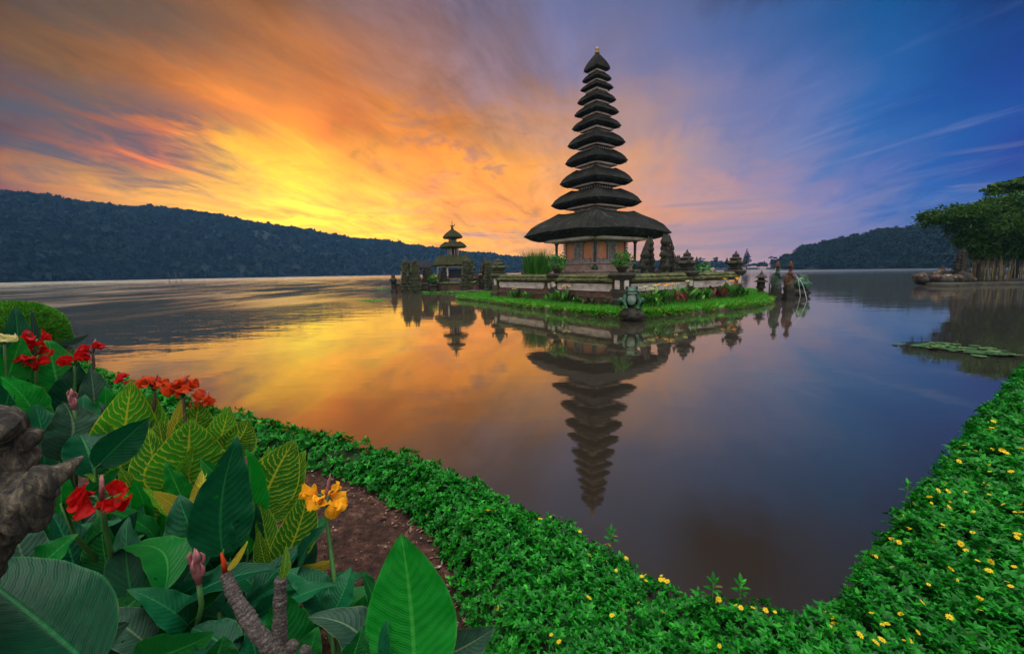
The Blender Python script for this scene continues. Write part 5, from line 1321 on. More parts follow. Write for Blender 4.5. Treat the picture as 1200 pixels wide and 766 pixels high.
for i, (x, y) in enumerate(dz_px):
    for _ in range(14):
        if in_poly(atz(x, y, .47)[None, :2], cover_poly)[0] and seg_dist(atz(x, y, .47)[None, :2], edge_line, False)[0] > .06: break
        y += 4
    z = .45
    for _ in range(8): q = atz(x, y, z); z = float(cover_height(q[None, :2])[0][0]) + .045
    q = atz(x, y, z)
    k = i % 4
    if first[k]: o = variants[k]; first[k] = False
    else: o = variants[k].copy(); COL.objects.link(o)
    right = q[0] > 1.15
    tag(o, 'small yellow daisy in the ground cover of the right bank slope' if right else 'small yellow daisy in the ground cover of the near hedge', 'flower', 'yellow daisies on the right slope' if right else 'yellow daisies on the near hedge')
    dq = np.linalg.norm(q - CAM); s = .0135 * rs.uniform(.55, 1.2) * min(2.0, max(1, dq / 2.8) ** .6)
    o.location = tuple(q + np.array([0, 0, .015])); o.scale = (s, s, s); o.rotation_euler = (rs.gauss(.35, .35), rs.gauss(0, .4), rs.uniform(0, 6.28))

# sprigs standing up against the water
def sprig(x, y, Y, label):
    p = atz(x, y, .63); t = thing('sprig', tuple(p), label, 'sprig')
    z0 = .20
    MB().tube([(0, 0, -z0), (0, 0, 0)], .003, 5).build('stem', MT['stem'], t)
    n = 12; aa = np.arange(n) * 2.4; tl = np.linspace(.1, 1.0, n)
    B = basis(np.tile([[0, 0, 1.0]], (n, 1)), aa); yv = B[:, :, 1] * np.cos(tl)[:, None] + B[:, :, 2] * np.sin(tl)[:, None]
    V, Q, UV = scatter(ltv, ltf, ltu, np.c_[np.zeros((n, 2)), np.linspace(-.05, .005, n)], np.stack([B[:, :, 0], yv, np.cross(B[:, :, 0], yv)], -1), np.full(n, .045))
    np_mesh('leaves', V, Q, UV, MT['cover'], t, smooth=True)
for x, y, Y, lab in [(716, 624, 2.85, 'leafy sprig standing above the hedge beside the tower reflection'), (836, 682, 2.2, 'upright leafy sprig left of its twin at the water corner'), (868, 684, 2.15, 'upright leafy sprig nearest the water corner'), (1064, 568, 3.6, 'dark sprig poking out of the right bank slope')]: sprig(x, y, Y, lab)

# clipped grassy mound at the left
pm = atz(28, 392, .5)
cx_, cy_ = pm[0] - .7, pm[1] + .3
nM = 26000
th = rng.uniform(0, 6.28, nM); ph = np.arccos(rng.uniform(0, 1, nM)); sd_ = np.c_[np.sin(ph) * np.cos(th), np.sin(ph) * np.sin(th), np.cos(ph)]
zmt = aty(30, 357, cy_)[2]
rx_ = aty(57, 385, cy_)[0] - cx_
sup = sd_ / (np.abs(sd_) ** 3).sum(1)[:, None] ** (1 / 3) * (1 + .16 * (fbm(sd_, 2.4, 3) - .5))[:, None]
Pm = np.array([cx_, cy_, .1]) + sup * np.array([rx_, rx_ * .9, zmt - .1])
B = basis(sd_ + rng.normal(size=sd_.shape) * .35 + np.array([0, 0, .2]), rng.uniform(0, 6.28, nM))
V, Q, UV = scatter(np.array([(-.16, 0, 0), (.16, 0, 0), (.05, .2, 1.), (-.05, .2, 1.)]), np.array([[0, 1, 2, 3]]), np.array([0, 0, 1., 1]), Pm, B, rng.uniform(.05, .11, nM))
mt_ = thing('grassy_mound', (cx_, cy_, .1), 'rounded clipped grassy mound at the lake edge, far left', 'grass mound')
np_mesh('blades', V - np.array([cx_, cy_, .1]), Q, UV, MT['clip'], mt_)
mb = MB(); mb.ball((0, 0, 0), 1.0, 32, 20); vv = np.array(mb.v); vv = vv / (np.abs(vv) ** 3).sum(1)[:, None] ** (1 / 3); mb.v = [tuple(q) for q in vv * np.array([rx_, rx_ * .9, zmt - .1]) * .93]
mb.build('core', MT['cover_dark'], mt_)

# ================================================================== CANNAS
def leaf_mesh(base, tip, wd, roll=0.0, bow=.12, fold=.25, side=0.0, ripple=.03, blunt=.8, nv=44, nu=14, seed=0, facing=None):
    """canna blade from base to tip; roll turns it about its midrib from facing the camera; bow bends the midrib,
    fold closes the halves like a book, side bends the midrib sideways"""
    base, tip = np.array(base), np.array(tip)
    a = tip - base; L = np.linalg.norm(a); a = a / L
    view = (CAM - (base + tip) / 2) if facing is None else np.array(facing, float)
    nrm = view - a * (view @ a); nrm /= np.linalg.norm(nrm); s = np.cross(a, nrm)
    c_, s_ = math.cos(roll), math.sin(roll)
    n2 = nrm * c_ + s * s_; s2 = s * c_ - nrm * s_
    V, UV = [], []
    rs = random.Random(seed); p1, p2, p3 = [rs.uniform(0, 6.28) for _ in range(3)]
    for j in range(nv + 1):
        v = j / nv
        mid = base + a * L * v + n2 * L * bow * (4 * v * (1 - v)) * (1 - .3 * v) + s2 * L * side * (4 * v * (1 - v))
        if v > .93: mid = mid - n2 * L * .35 * (v - .93)
        prof = math.sin(math.pi * v ** blunt) ** .82 * (1 - .12 * v) if 0 < v < 1 else 0
        hw = wd / 2 * prof + .0015
        for i in range(nu + 1):
            u = -1 + 2 * i / nu
            fo = fold * (1 + .35 * math.sin(3.1 * v + p3))
            off = s2 * hw * u * math.cos(abs(u) * fo) + n2 * hw * abs(u) * math.sin(fo) * (.6 + .4 * abs(u))
            rp = ripple * wd * u * u * (math.sin(v * 17 + p1 + (1.3 if u > 0 else 0)) * .7 + .5 * math.sin(v * 31 + p2))
            V.append(mid + off + n2 * rp); UV.append((i / nu, v))
    k = nu + 1
    gone = set()
    for _ in range(rs.choice((0, 0, 1, 1, 2, 3))):           # tears running in from the margin along a side vein
        j = rs.randrange(8, nv - 8); dp = rs.randrange(1, 5); sd_ = rs.choice((0, 1))
        for c in range(dp): gone.add((j - c * 0 - (dp - c) // 2, c if sd_ else nu - 1 - c))
    for _ in range(rs.choice((0, 0, 0, 1, 2))):
        j, i = rs.randrange(6, nv - 8), rs.randrange(2, nu - 2)
        if abs(i - nu / 2) > 1.2: gone.add((j, i))
    Fs = [(j * k + i, j * k + i + 1, (j + 1) * k + i + 1, (j + 1) * k + i) for j in range(nv) for i in range(nu) if (j, i) not in gone]
    return V, Fs, UV
_ls = [0]
def put_leaf(plant, b, t, wd, mat, D, Dt=None, roll=0, bow=.1, fold=.25, side=0.0, ripple=.03, blunt=.8, petiole=True, root=None, label=None):
    """b, t: photo points; D, Dt: distance ahead of camera at base and tip; wd in photo pixels"""
    Dt = D if Dt is None else Dt
    base, tip = aty(b[0], b[1], D), aty(t[0], t[1], Dt)
    _ls[0] += 1
    zc = ((base + tip) / 2 - CAM) @ _f
    V, Fs, UV = leaf_mesh(base, tip, wd * zc / FPX, R(roll), bow, fold, side, ripple, blunt, seed=_ls[0])
    L0 = np.array(plant.location)
    mb = MB(); mb.add(np.array(V) - L0, Fs, UV)
    o = mb.build('leaf', MT[mat], plant)
    if label: o['label'] = label
    if petiole:
        g = np.array(root if root is not None else (plant.location[0], plant.location[1], max(plant.location[2] + .08, base[2] - .45)))
        d = (tip - base) / np.linalg.norm(tip - base)
        MB().tube([g - L0, (g * .35 + base * .65) - L0 - d * .02, base - L0, base + d * .03 - L0], [.011, .009, .006, .003], 7).build('leaf_stalk', MT['stem'], plant)
    return o
def petal_mesh(L, W, curl, seed):
    rs = random.Random(seed); V, UV = [], []; nv, nu = 9, 6; a, b_ = rs.uniform(0, 6), rs.uniform(0, 6)
    for j in range(nv + 1):
        v = j / nv; hw = W / 2 * (math.sin(math.pi * min(1, v * .93 + .03) ** 1.5) ** .7 if j else .12)
        for i in range(nu + 1):
            u = -1 + 2 * i / nu
            z = L * (curl * v * v * -.7 + .25 * math.sin(v * 2.2)) + hw * .35 * u * u + W * .10 * math.sin(u * 5 + a + v * 4) * v + W * .08 * math.sin(v * 9 + b_) * abs(u)
            V.append((hw * u, L * v, z)); UV.append((i / nu, v))
    k = nu + 1
    return V, [(j * k + i, j * k + i + 1, (j + 1) * k + i + 1, (j + 1) * k + i) for j in range(nv) for i in range(nu)], UV
_fs = [100]
def bloom_head(plant, x, y, D, size, mat, n=5, stalk_to=None, spread=1.0, buds=2, stem_mat='stem', up=.4):
    """a canna flower head: a thick stalk, several ruffled blooms and a few closed buds; size in photo pixels across"""
    c = aty(x, y, D); k = ((c - CAM) @ _f) / FPX; L0 = np.array(plant.location)
    R0 = size * k / 2
    g = np.array(stalk_to if stalk_to is not None else (plant.location[0], plant.location[1], plant.location[2] + .1))
    st = MB().tube([g - L0, (g * .5 + c * .5) - L0 + np.array([.01, 0, .0]), c - np.array([0, 0, R0 * 1.0]) - L0, c - L0], [.013, .011, .009, .006], 8).build('flower_stalk', MT[stem_mat], plant)
    for i in range(n):
        _fs[0] += 1; rs = random.Random(_fs[0])
        a = i * 2 * math.pi / n + rs.uniform(-.4, .4); d = np.array([math.cos(a) * spread, math.sin(a) * spread - .25, up + rs.uniform(-.35, .45)]); d /= np.linalg.norm(d)
        cb = c + d * R0 * .32 + np.array([0, 0, rs.uniform(-.3, .3) * R0])
        cal = MB().tube([c - L0 - np.array([0, 0, R0 * .4]), cb - d * R0 * .1 - L0, cb + d * R0 * .12 - L0], [.006, .007, .005], 6).build('bloom', MT[stem_mat], plant)
        for q in range(4):
            _fs[0] += 1
            V, Fs, UV = petal_mesh(R0 * rs.uniform(.72, 1.0), R0 * rs.uniform(.55, .85), rs.uniform(.2, .9), _fs[0])
            dd = d + .75 * np.array([math.cos(q * 1.57 + a), math.sin(q * 1.57 + a), rs.uniform(-.2, .5)]); dd /= np.linalg.norm(dd)
            B = basis(np.cross(dd, rng.normal(size=3))[None], np.zeros(1))[0]; zz = B[:, 2]; xx = np.cross(dd, zz)
            W3 = np.array(V) @ np.stack([xx, dd, zz], 0) + cb - L0
            mb = MB(); mb.add(W3, Fs, UV); mb.build('petal', MT[mat], cal)
    for i in range(buds):
        a = random.uniform(0, 6.28); d = np.array([math.cos(a) * .5, math.sin(a) * .5 - .2, .9]); d /= np.linalg.norm(d)
        MB().tube([c - L0, c + d * R0 * .5 - L0, c + d * R0 * .95 - L0, c + d * R0 * 1.25 - L0], [.005, .008, .006, .001], 6).build('bud', MT['bud'], plant)
def bud_spike(plant, x, y, D, h_px, root=None, mat='bud'):
    c = aty(x, y, D); k = ((c - CAM) @ _f) / FPX; L0 = np.array(plant.location); H = h_px * k
    g = np.array(root if root is not None else (plant.location[0], plant.location[1], plant.location[2] + .1))
    b0 = c - np.array([0, 0, H])
    MB().tube([g - L0, b0 - L0 - np.array([0, 0, H * .6]), b0 - L0], [.010, .009, .009], 8).build('flower_stalk', MT['stem'], plant)
    mb = MB()
    mb.tube([b0 - L0, b0 + np.array([0, 0, H * .35]) - L0, b0 + np.array([.002, 0, H * .8]) - L0, c - L0], [.009, H * .13, H * .085, .001], 8)
    for i in range(6):
        a = i * 2.4; f = i / 6; s = np.array([math.cos(a), math.sin(a), 0]); q0 = b0 + np.array([0, 0, H * (.15 + .5 * f)]) - L0
        mb.tube([q0, q0 + s * H * .14 + np.array([0, 0, H * .14]), q0 + s * H * .16 + np.array([0, 0, H * .32]), q0 + s * H * .10 + np.array([0, 0, H * .44])], [.003, H * .06, H * .045, .001], 6)
    mb.build('bud', MT[mat], plant)
def canna(x, D, label, group='canna lilies in the foreground bed'):
    p = aty(x, 600, D); return thing('canna_plant', (p[0], p[1], GZ - .02), label, 'canna plant', group)
def shoot(plant, ztop):
    MB().tube([(0, 0, -.05), (.01, 0, (ztop - GZ) * .5), (0, .01, ztop - GZ)], [.017, .014, .008], 8).build('stem', MT['stem'], plant)

# --- variegated plants
p = canna(150, 2.55, 'variegated yellow veined canna with orange red bloom, leftmost of the variegated ones'); shoot(p, 1.1)
put_leaf(p, (140, 566), (154, 447), 70, 'c_var', 2.5, 2.55, 8, -.05, .18, 0, .02, .72)
put_leaf(p, (168, 580), (178, 462), 56, 'c_var', 2.6, 2.65, -25, -.04, .25, .05)
put_leaf(p, (128, 575), (118, 470), 30, 'c_grey', 2.55, 2.6, 45, .1, .3)
put_leaf(p, (160, 610), (120, 560), 36, 'c_yel', 2.4, 2.3, 50, .15, .4)
bloom_head(p, 180, 452, 2.65, 29, 'orange', 4, stem_mat='stem_dark', up=.2)
p = canna(215, 2.4, 'variegated canna with dark stalked orange red blooms, tallest spiky head'); shoot(p, 1.1)
put_leaf(p, (219, 582), (223, 491), 84, 'c_var', 2.35, 2.4, 4, -.05, .2, 0, .02, .72)
put_leaf(p, (206, 612), (173, 502), 62, 'c_var', 2.3, 2.35, -20, -.03, .22, -.04)
put_leaf(p, (224, 530), (234, 470), 44, 'c_var', 2.5, 2.55, 10, -.05, .25)
put_leaf(p, (203, 530), (213, 468), 26, 'c_yel', 2.5, 2.55, 30, -.05, .3)
put_leaf(p, (190, 535), (185, 492), 30, 'c_var', 2.5, 2.5, 20, .1, .3)
bloom_head(p, 214, 459, 2.5, 35, 'orange', 5, stem_mat='stem_dark', buds=5, up=.55)
p = canna(268, 2.5, 'variegated canna with a small plain orange bloom and rounded leaves'); shoot(p, 1.0)
put_leaf(p, (246, 556), (269, 476), 44, 'c_var', 2.45, 2.5, -8, -.05, .22, 0, .02, .75)
put_leaf(p, (258, 536), (291, 491), 44, 'c_var', 2.5, 2.55, 12, -.02, .2, .1)
put_leaf(p, (240, 540), (245, 486), 30, 'c_mid', 2.55, 2.6, -20)
bloom_head(p, 240, 474, 2.6, 28, 'orange', 3, buds=1, up=.1)
bud_spike(p, 291, 497, 2.6, 26)
p = canna(312, 2.1, 'variegated canna with yellow edged leaves leaning over the soil, rightmost of its kind'); shoot(p, .85)
put_leaf(p, (303, 606), (346, 515), 62, 'c_var', 2.05, 2.15, 6, -.04, .22, -.04, .02, .8)
put_leaf(p, (313, 612), (357, 527), 44, 'c_var', 2.12, 2.2, -28, -.04, .25, .05)
put_leaf(p, (323, 676), (361, 569), 48, 'c_var', 1.85, 1.95, 8, -.05, .28, .06, .02)
put_leaf(p, (322, 660), (304, 583), 32, 'c_var', 1.9, 1.95, 40, -.05, .3)
put_leaf(p, (332, 668), (392, 655), 32, 'c_yel', 1.95, 1.98, 55, .12, .15, 0, .02)
put_leaf(p, (318, 680), (303, 622), 24, 'c_var', 1.85, 1.85, -40, .05, .3)
put_leaf(p, (300, 640), (290, 560), 50, 'c_grey', 2.15, 2.2, 30, .05, .2)
put_leaf(p, (270, 690), (240, 615), 40, 'c_var', 2.0, 2.05, -25, .05, .2)
# --- dark plants of the middle
p = canna(262, 1.85, 'dark green canna with one broad upright leaf in the middle of the bed'); shoot(p, .8)
put_leaf(p, (261, 650), (279, 512), 70, 'c_dark', 1.75, 1.8, 18, -.03, .25, -.05, .03, .62)
put_leaf(p, (254, 672), (208, 580), 70, 'c_dark', 1.8, 1.85, -22, .10, .2, 0, .03, .7)
put_leaf(p, (290, 650), (291, 526), 46, 'c_mid', 1.85, 1.9, 45, -.04, .3, .06)
put_leaf(p, (264, 655), (246, 590), 40, 'c_dark', 1.78, 1.78, -10)
put_leaf(p, (238, 680), (180, 640), 34, 'c_dark', 1.75, 1.7, 30, .1)
put_leaf(p, (280, 660), (300, 590), 34, 'c_dark', 1.9, 1.9, 20)
p = canna(120, 1.75, 'green canna carrying the single large red bloom at the front'); shoot(p, .8)
put_leaf(p, (112, 548), (174, 490), 42, 'c_dark', 1.85, 1.9, 10, -.05, .2)
put_leaf(p, (130, 680), (118, 600), 44, 'c_deep', 1.7, 1.75, -40, .05, .3)
put_leaf(p, (90, 690), (60, 600), 50, 'c_dark', 1.65, 1.7, 30, .1, .3)
put_leaf(p, (72, 590), (140, 548), 26, 'c_deep', 1.6, 1.75, 40, .12, .3, 0, .06)
put_leaf(p, (100, 660), (160, 600), 40, 'c_dark', 1.75, 1.8, 20, .1)
bloom_head(p, 119, 588, 1.55, 50, 'red', 4, stem_mat='stem', up=.15, buds=3, spread=1.2)
p = canna(190, 1.6, 'low green canna with drooping ribbed leaf and a closed pink bud'); shoot(p, .62)
put_leaf(p, (192, 696), (126, 645), 60, 'c_deep', 1.5, 1.6, 40, .22, .2, .22, .03, .7)
put_leaf(p, (203, 750), (166, 690), 36, 'c_deep', 1.45, 1.5, 60, .05, .4, 0, .06)
put_leaf(p, (178, 760), (116, 715), 46, 'c_grey', 1.4, 1.4, 20, .08, .2)
put_leaf(p, (196, 700), (250, 672), 40, 'c_dark', 1.55, 1.6, 40, .1, .2)
put_leaf(p, (160, 770), (250, 742), 70, 'c_deep', 1.3, 1.35, 35, .15, .2)
put_leaf(p, (120, 740), (188, 678), 30, 'c_deep', 1.45, 1.6, -30, .05, .4)
put_leaf(p, (215, 720), (262, 690), 50, 'c_grey', 1.65, 1.75, 20, .1, .2)
bud_spike(p, 228, 642, 1.4, 46)
p = canna(40, 1.3, 'canna with the huge glossy dark leaf filling the lower left corner'); shoot(p, .7)
put_leaf(p, (112, 785), (-45, 655), 122, 'c_dark', 1.05, 1.15, 22, .10, .25, -.03, .015, .72)
put_leaf(p, (20, 700), (90, 625), 50, 'c_deep', 1.3, 1.4, -40, .1)
put_leaf(p, (30, 690), (5, 600), 50, 'c_grey', 1.3, 1.35, 30, .1)
put_leaf(p, (60, 760), (150, 730), 56, 'c_grey', 1.2, 1.25, 30, .1, .2)
put_leaf(p, (70, 690), (25, 610), 46, 'c_dark', 1.45, 1.5, -30, .1)
# --- front right group
p = canna(478, 1.3, 'canna with one big bright green upright leaf against the soil'); shoot(p, .62)
put_leaf(p, (486, 830), (470, 626), 112, 'c_mid', 1.18, 1.32, -6, -.05, .16, .02, .02, .88)
put_leaf(p, (500, 775), (580, 735), 60, 'c_grey', 1.3, 1.4, 30, .10, .2, 0, .02, .55)
p = canna(385, 1.55, 'low canna with folded silvery leaves and a single yellow bloom'); shoot(p, .62)
bloom_head(p, 381, 584, 1.85, 46, 'yellow', 4, stem_mat='stem', up=-.1, buds=1)
put_leaf(p, (378, 720), (330, 668), 42, 'c_dark', 1.6, 1.65, 30, .15, .2, .1, .03, .7)
put_leaf(p, (388, 725), (412, 664), 40, 'c_dark', 1.58, 1.7, -35, .12, .35, .1)
put_leaf(p, (452, 735), (425, 670), 30, 'c_deep', 1.5, 1.55, 40, .0, .3)
put_leaf(p, (398, 745), (428, 698), 40, 'c_deep', 1.5, 1.5, 25, .1)
put_leaf(p, (440, 800), (360, 722), 66, 'c_grey', 1.25, 1.3, 38, .22, .2, .1, .03, .7)
put_leaf(p, (440, 810), (448, 708), 62, 'c_dark', 1.2, 1.28, -30, .12, .3)
put_leaf(p, (400, 800), (425, 735), 46, 'c_deep', 1.18, 1.22, 20, .1)
p = canna(330, 1.5, 'bright green canna leaf cluster behind the knobbly grey stems'); shoot(p, .6)
put_leaf(p, (345, 800), (326, 692), 66, 'c_deep', 1.4, 1.45, 15, -.03, .25)
put_leaf(p, (305, 800), (290, 735), 50, 'c_dark', 1.35, 1.4, 25, .1)
put_leaf(p, (360, 790), (372, 735), 46, 'c_deep', 1.4, 1.42, -25, .1)
put_leaf(p, (300, 720), (352, 690), 40, 'c_dark', 1.55, 1.6, 30, .1)
put_leaf(p, (245, 790), (262, 745), 56, 'c_deep', 1.3, 1.32, 20, .12)
put_leaf(p, (275, 770), (225, 735), 50, 'c_dark', 1.35, 1.4, 30, .12)

# --- red flowered group at the back left, and dark fillers
p = canna(45, 3.0, 'tall canna with two crimson blooms one above the other'); shoot(p, 1.35)
bloom_head(p, 40, 400, 2.8, 25, 'red', 4, up=.3); bloom_head(p, 40, 419, 2.75, 30, 'red', 5, up=-.1, buds=0)
put_leaf(p, (76, 480), (56, 396), 52, 'c_mid', 2.85, 2.95, 15, -.04, .25)
put_leaf(p, (30, 470), (18, 358), 36, 'c_dark', 3.0, 3.1, 10, -.03, .25)
put_leaf(p, (28, 432), (36, 362), 14, 'c_grey', 3.0, 3.05, 50, .1)
put_leaf(p, (10, 470), (30, 420), 40, 'c_dark', 2.8, 2.85, 30)
put_leaf(p, (52, 520), (20, 445), 50, 'c_mid', 2.6, 2.7, -20, .1)
p = canna(88, 2.9, 'canna with red bloom and broad leaf, between the twin blooms and the lake'); shoot(p, 1.3)
bloom_head(p, 86, 423, 2.85, 27, 'red', 4, up=.1, buds=1)
put_leaf(p, (80, 500), (92, 425), 44, 'c_dark', 2.85, 2.9, -20, .05)
put_leaf(p, (70, 540), (74, 470), 70, 'c_grey', 2.3, 2.4, 25, .14, .3, .1)
put_leaf(p, (50, 560), (40, 470), 46, 'c_dark', 2.4, 2.5, 30, .1, .3)
bud_spike(p, 83, 455, 2.4, 26)
put_leaf(p, (60, 400), (104, 392), 16, 'c_grey', 3.2, 3.3, 60, .12, .2, label='long blue grey leaf sticking out over the water')
p = canna(112, 2.95, 'canna with red bloom nearest the water on the left'); shoot(p, 1.3)
bloom_head(p, 108, 410, 2.95, 22, 'red', 4, up=.2, buds=2, stem_mat='stem_dark')
put_leaf(p, (112, 510), (106, 430), 40, 'c_grey', 2.85, 2.9, 20, .05, .25)
put_leaf(p, (104, 530), (98, 462), 44, 'c_dark', 2.7, 2.75, -15, .1, .25)
put_leaf(p, (118, 520), (124, 452), 36, 'c_mid', 2.8, 2.85, 30, .05)
put_leaf(p, (110, 560), (92, 505), 60, 'c_dark', 2.3, 2.4, 20, .15, .3)
p = canna(146, 2.95, 'low canna whose small red bloom shows over the variegated leaf'); shoot(p, 1.1)
bloom_head(p, 146, 447, 2.9, 16, 'red', 3, up=.2, buds=0)
put_leaf(p, (150, 540), (136, 480), 40, 'c_mid', 2.8, 2.85, 15, .05)
p = canna(8, 2.7, 'canna with pale yellow bloom at the left edge'); shoot(p, 1.3)
bloom_head(p, 4, 399, 2.6, 22, 'cream', 4, up=.1, buds=0)
put_leaf(p, (0, 460), (25, 395), 36, 'c_mid', 2.6, 2.7, 25, .05)
put_leaf(p, (-10, 520), (15, 440), 50, 'c_dark', 2.4, 2.5, 20, .1)
put_leaf(p, (40, 500), (0, 440), 44, 'c_mid', 2.5, 2.4, 45, .15)
fill = [(20, 2.1, 'dark canna behind the weathered stump'), (85, 2.2, 'dark leafy canna at the left, no bloom, behind the red front bloom'), (150, 2.0, 'dark leafy canna below the black pointed leaf'), (205, 2.05, 'dark leafy canna below the tall variegated leaves'), (60, 1.65, 'dark leafy canna under the weathered stump'), (240, 1.55, 'dark leafy canna right of the closed pink bud'), (150, 1.5, 'dark leafy canna below the large red bloom'), (320, 1.8, 'dark leafy canna behind the knobbly grey stems')]
for x, D, lab in fill:
    p = canna(x, D, lab); b0 = np.array(p.location); shoot(p, .75)
    for i in range(11):
        a = i * 2.4 + random.random(); z0 = GZ + random.uniform(.12, .5); L = random.uniform(.28, .45); el_ = random.uniform(.15, 1.1)
        base = b0 + np.array([math.cos(a) * .08, math.sin(a) * .08, z0 - GZ]); tip = base + L * np.array([math.cos(a) * math.cos(el_), math.sin(a) * math.cos(el_), math.sin(el_)])
        if tip[1] < .75 or tip[1] < base[1] - .3: continue
        V, Fs, UV = leaf_mesh(base, tip, L * random.uniform(.32, .48), random.uniform(-.3, .3), random.uniform(.05, .2), .25, 0, .04, .75, facing=(0, -.2, 1), seed=i * 7)
        mb = MB(); mb.add(np.array(V) - b0, Fs, UV); mb.build('leaf', MT[random.choice(['c_dark', 'c_dark', 'c_dark', 'c_deep'])], p)

rv = random.Random(31)
for x, D, lab in [(176, 2.25, 'bushy variegated canna between the two tallest variegated leaves'), (236, 2.15, 'bushy variegated canna behind the broad dark leaf'), (292, 2.3, 'bushy variegated canna beside the bare soil'), (104, 2.2, 'dense green canna left of the leftmost variegated leaf'), (60, 2.05, 'dense green canna above the weathered stump')]:
    p = canna(x, D, lab); b0 = np.array(p.location); shoot(p, .95)
    for i in range(13):
        a = i * 2.4 + rv.random(); z0 = rv.uniform(.25, .62); L = rv.uniform(.20, .34); el_ = rv.uniform(.75, 1.4)
        base = b0 + np.array([math.cos(a) * .06, math.sin(a) * .06, z0]); tip = base + L * np.array([math.cos(a) * math.cos(el_), math.sin(a) * math.cos(el_), math.sin(el_)])
        V, Fs, UV = leaf_mesh(base, tip, L * rv.uniform(.30, .42), rv.uniform(-.9, .9), rv.uniform(-.08, .12), .3, 0, .05, .75, seed=i * 13 + x)
        mb = MB(); mb.add(np.array(V) - b0, Fs, UV); mb.build('leaf', MT[rv.choice(['c_var', 'c_var', 'c_var', 'c_yel', 'c_mid'] if x > 150 else ['c_dark', 'c_mid', 'c_deep', 'c_grey'])], p)

# ------------------------------------------------------------------ knobbly grey stems
m, n, b, out = mat_base('knobbly_bark')
uv = n.node('ShaderNodeTexCoord'); s = n.sep(uv.outputs['UV'])
rg = n.math('SINE', n.math('ADD', n.math('MULTIPLY', s[1], 150.0), n.math('MULTIPLY', n.noise(uv.outputs['Object'], 40, 4), 9.0)))
cc = n.ramp(n.math('ADD', n.math('MULTIPLY', rg, .04), n.noise(uv.outputs['Object'], 120, 5, .7)), [(.28, (.012, .009, .008)), (.5, (.065, .050, .042)), (.78, (.26, .22, .20))])
n.l.new(cc, b.inputs['Base Color']); b.inputs['Roughness'].default_value = .9
n.l.new(n.bump(n.math('ADD', n.math('MULTIPLY', rg, .08), n.math('MULTIPLY', n.noise(uv.outputs['Object'], 160, 5, .7), 2.2)), 1.0, .008), b.inputs['Normal']); MT['knob'] = m
kp = aty(334, 768, 1.12)
kn = thing('frangipani', (kp[0], kp[1], GZ), 'forked shrub with thick knobbly grey stems among the cannas', 'shrub')
L0 = np.array(kn.location)
def ktube(pts_, r0, r1, nm, amp=.05):
    P = [aty(x, y, D) for x, y, D in pts_]; P = np.array(P); t = np.linspace(0, len(P) - 1, 90)
    P = np.stack([np.interp(t, range(len(P)), P[:, k]) for k in range(3)], 1)
    rad = [(r0 + (r1 - r0) * i / 89) * (1 + amp * random.uniform(-1, 1) + .06 * math.sin(i * .23 + r0 * 900)) for i in range(90)]
    mb = MB().tube(P - L0, rad, 14, bump=.22); return mb.build(nm, MT['knob'], kn)
ktube([(332, 770, 1.12), (300, 740, 1.12), (276, 700, 1.15), (264, 672, 1.18)], .026, .016, 'branch')
ktube([(330, 768, 1.13), (328, 735, 1.14), (328, 705, 1.15), (329, 678, 1.16)], .021, .016, 'branch')
g = aty(335, 800, 1.1); MB().tube([g - L0 + np.array([0, 0, -.6]), g - L0, aty(333, 766, 1.12) - L0], [.04, .035, .028], 12, bump=.12).build('trunk', MT['knob'], kn)
for x, y in ((343, 757), (358, 764)):
    c = aty(x, y, 1.1) - L0; MB().tube([c + np.array([-.015, .02, -.01]), c], [.014, .018], 10, bump=.15).build('cut_stub', MT['knob'], kn)
V, Fs, UV = leaf_mesh(aty(267, 668, 1.18), aty(290, 634, 1.2), .018, .3, .12, .3); mb = MB(); mb.add(np.array(V) - L0, Fs, UV); mb.build('young_leaf', MT['c_yel'], kn)
MB().tube([aty(264, 672, 1.18) - L0, aty(262, 658, 1.18) - L0, aty(259, 647, 1.18) - L0], [.008, .007, .002], 8).build('shoot', MT['orange'], kn)
V, Fs, UV = leaf_mesh(aty(330, 680, 1.16), aty(335, 640, 1.2), .03, .5, .1, .3); mb = MB(); mb.add(np.array(V) - L0, Fs, UV); mb.build('young_leaf', MT['c_var'], kn)

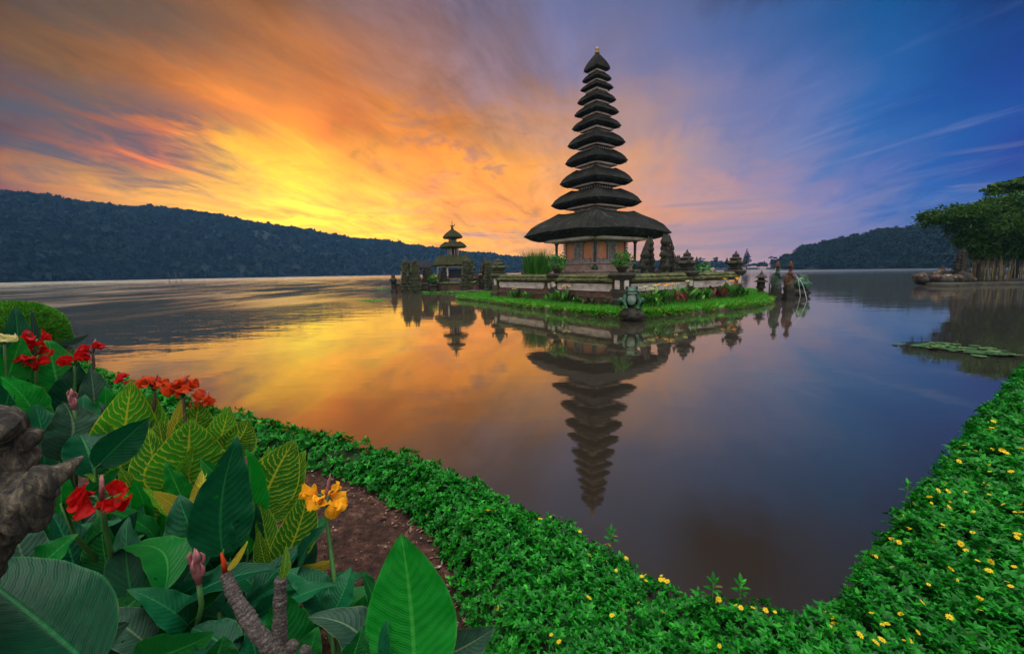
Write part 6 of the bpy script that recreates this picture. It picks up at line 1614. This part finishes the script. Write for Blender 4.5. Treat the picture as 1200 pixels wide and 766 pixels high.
# ------------------------------------------------------------------ weathered stump at the left edge
m, n, b, out = mat_base('weathered_wood')
t_ = n.node('ShaderNodeTexCoord').outputs['Object']
gr_ = n.noise(n.comb(n.math('MULTIPLY', n.sep(t_)[0], 1.0), n.sep(t_)[1], n.math('MULTIPLY', n.sep(t_)[2], .35)), 38, 7, .7, .6)
n.l.new(n.ramp(gr_, [(.36, (.004, .0035, .003)), (.47, (.028, .022, .015)), (.56, (.085, .066, .042)), (.64, (.16, .135, .09)), (.75, (.07, .085, .04))]), b.inputs['Base Color']); b.inputs['Roughness'].default_value = .95
n.l.new(n.bump(gr_, 1.0, .035), b.inputs['Normal']); MT['drift'] = m
sp = aty(8, 580, 1.0)
st = thing('tree_stump', (sp[0], sp[1], GZ), 'weathered grey brown tree stump with broken snags at the left edge', 'tree stump')
L0 = np.array(st.location)
def lump(pts_, rads, nm, n=22, amp=.28):
    P = np.array([aty(*q) for q in pts_]) - L0; t = np.linspace(0, len(P) - 1, 130); P2 = np.stack([np.interp(t, range(len(P)), P[:, k]) for k in range(3)], 1); rr = np.interp(t, range(len(rads)), rads)
    mb = MB().tube(P2, rr, n); v = np.array(mb.v)
    c = np.repeat(P2, n, 0)
    v = c + (v - c) * (1 + amp * 2 * (fbm(v * np.array([1, 1, .4]), 22, 5) - .5) + amp * 1.6 * (fbm(v, 8, 2) - .5))[:, None]
    mb.v = [tuple(q) for q in v]; return mb.build(nm, MT['drift'], st)
lump([(-190, 800, .95), (-110, 690, .95), (-50, 610, .96), (-12, 560, .98), (14, 540, 1.0), (40, 528, 1.02)], [.10, .12, .13, .115, .075, .03], 'trunk', 48, .45)
lump([(10, 585, .95), (44, 562, .97), (68, 552, 1.0), (86, 542, 1.02), (97, 535, 1.04)], [.08, .045, .030, .020, .006], 'snag', 30, .6)
lump([(0, 540, .99), (24, 522, 1.0), (40, 510, 1.02), (48, 503, 1.03)], [.06, .036, .028, .014], 'snag', 30, .6)
lump([(-30, 530, .98), (-8, 510, .98), (10, 503, .98), (22, 508, .99)], [.07, .06, .045, .02], 'snag', 30, .6)

# ================================================================== AIR
HZ = MB().box((0, 1650, 128.5), (4800, 3400, 260)).build('haze', None, smooth=False) if False else None
hb = MB().box((0, 480, 88), (3000, 1200, 184))
m = bpy.data.materials.new('haze_air'); m.use_nodes = True; m.node_tree.nodes.clear(); n = NT(m.node_tree)
out = n.node('ShaderNodeOutputMaterial'); pvn = n.node('ShaderNodeVolumePrincipled')
pvn.inputs['Color'].default_value = (.18, .47, .95, 1); pvn.inputs['Density'].default_value = .00015; pvn.inputs['Anisotropy'].default_value = 0.0
n.l.new(pvn.outputs[0], out.inputs['Volume'])
HAZE = True
if HAZE:
    o = hb.build('haze', m, smooth=False); tag(o, 'thin blue morning haze filling the air over the lake', 'haze', kind='stuff')
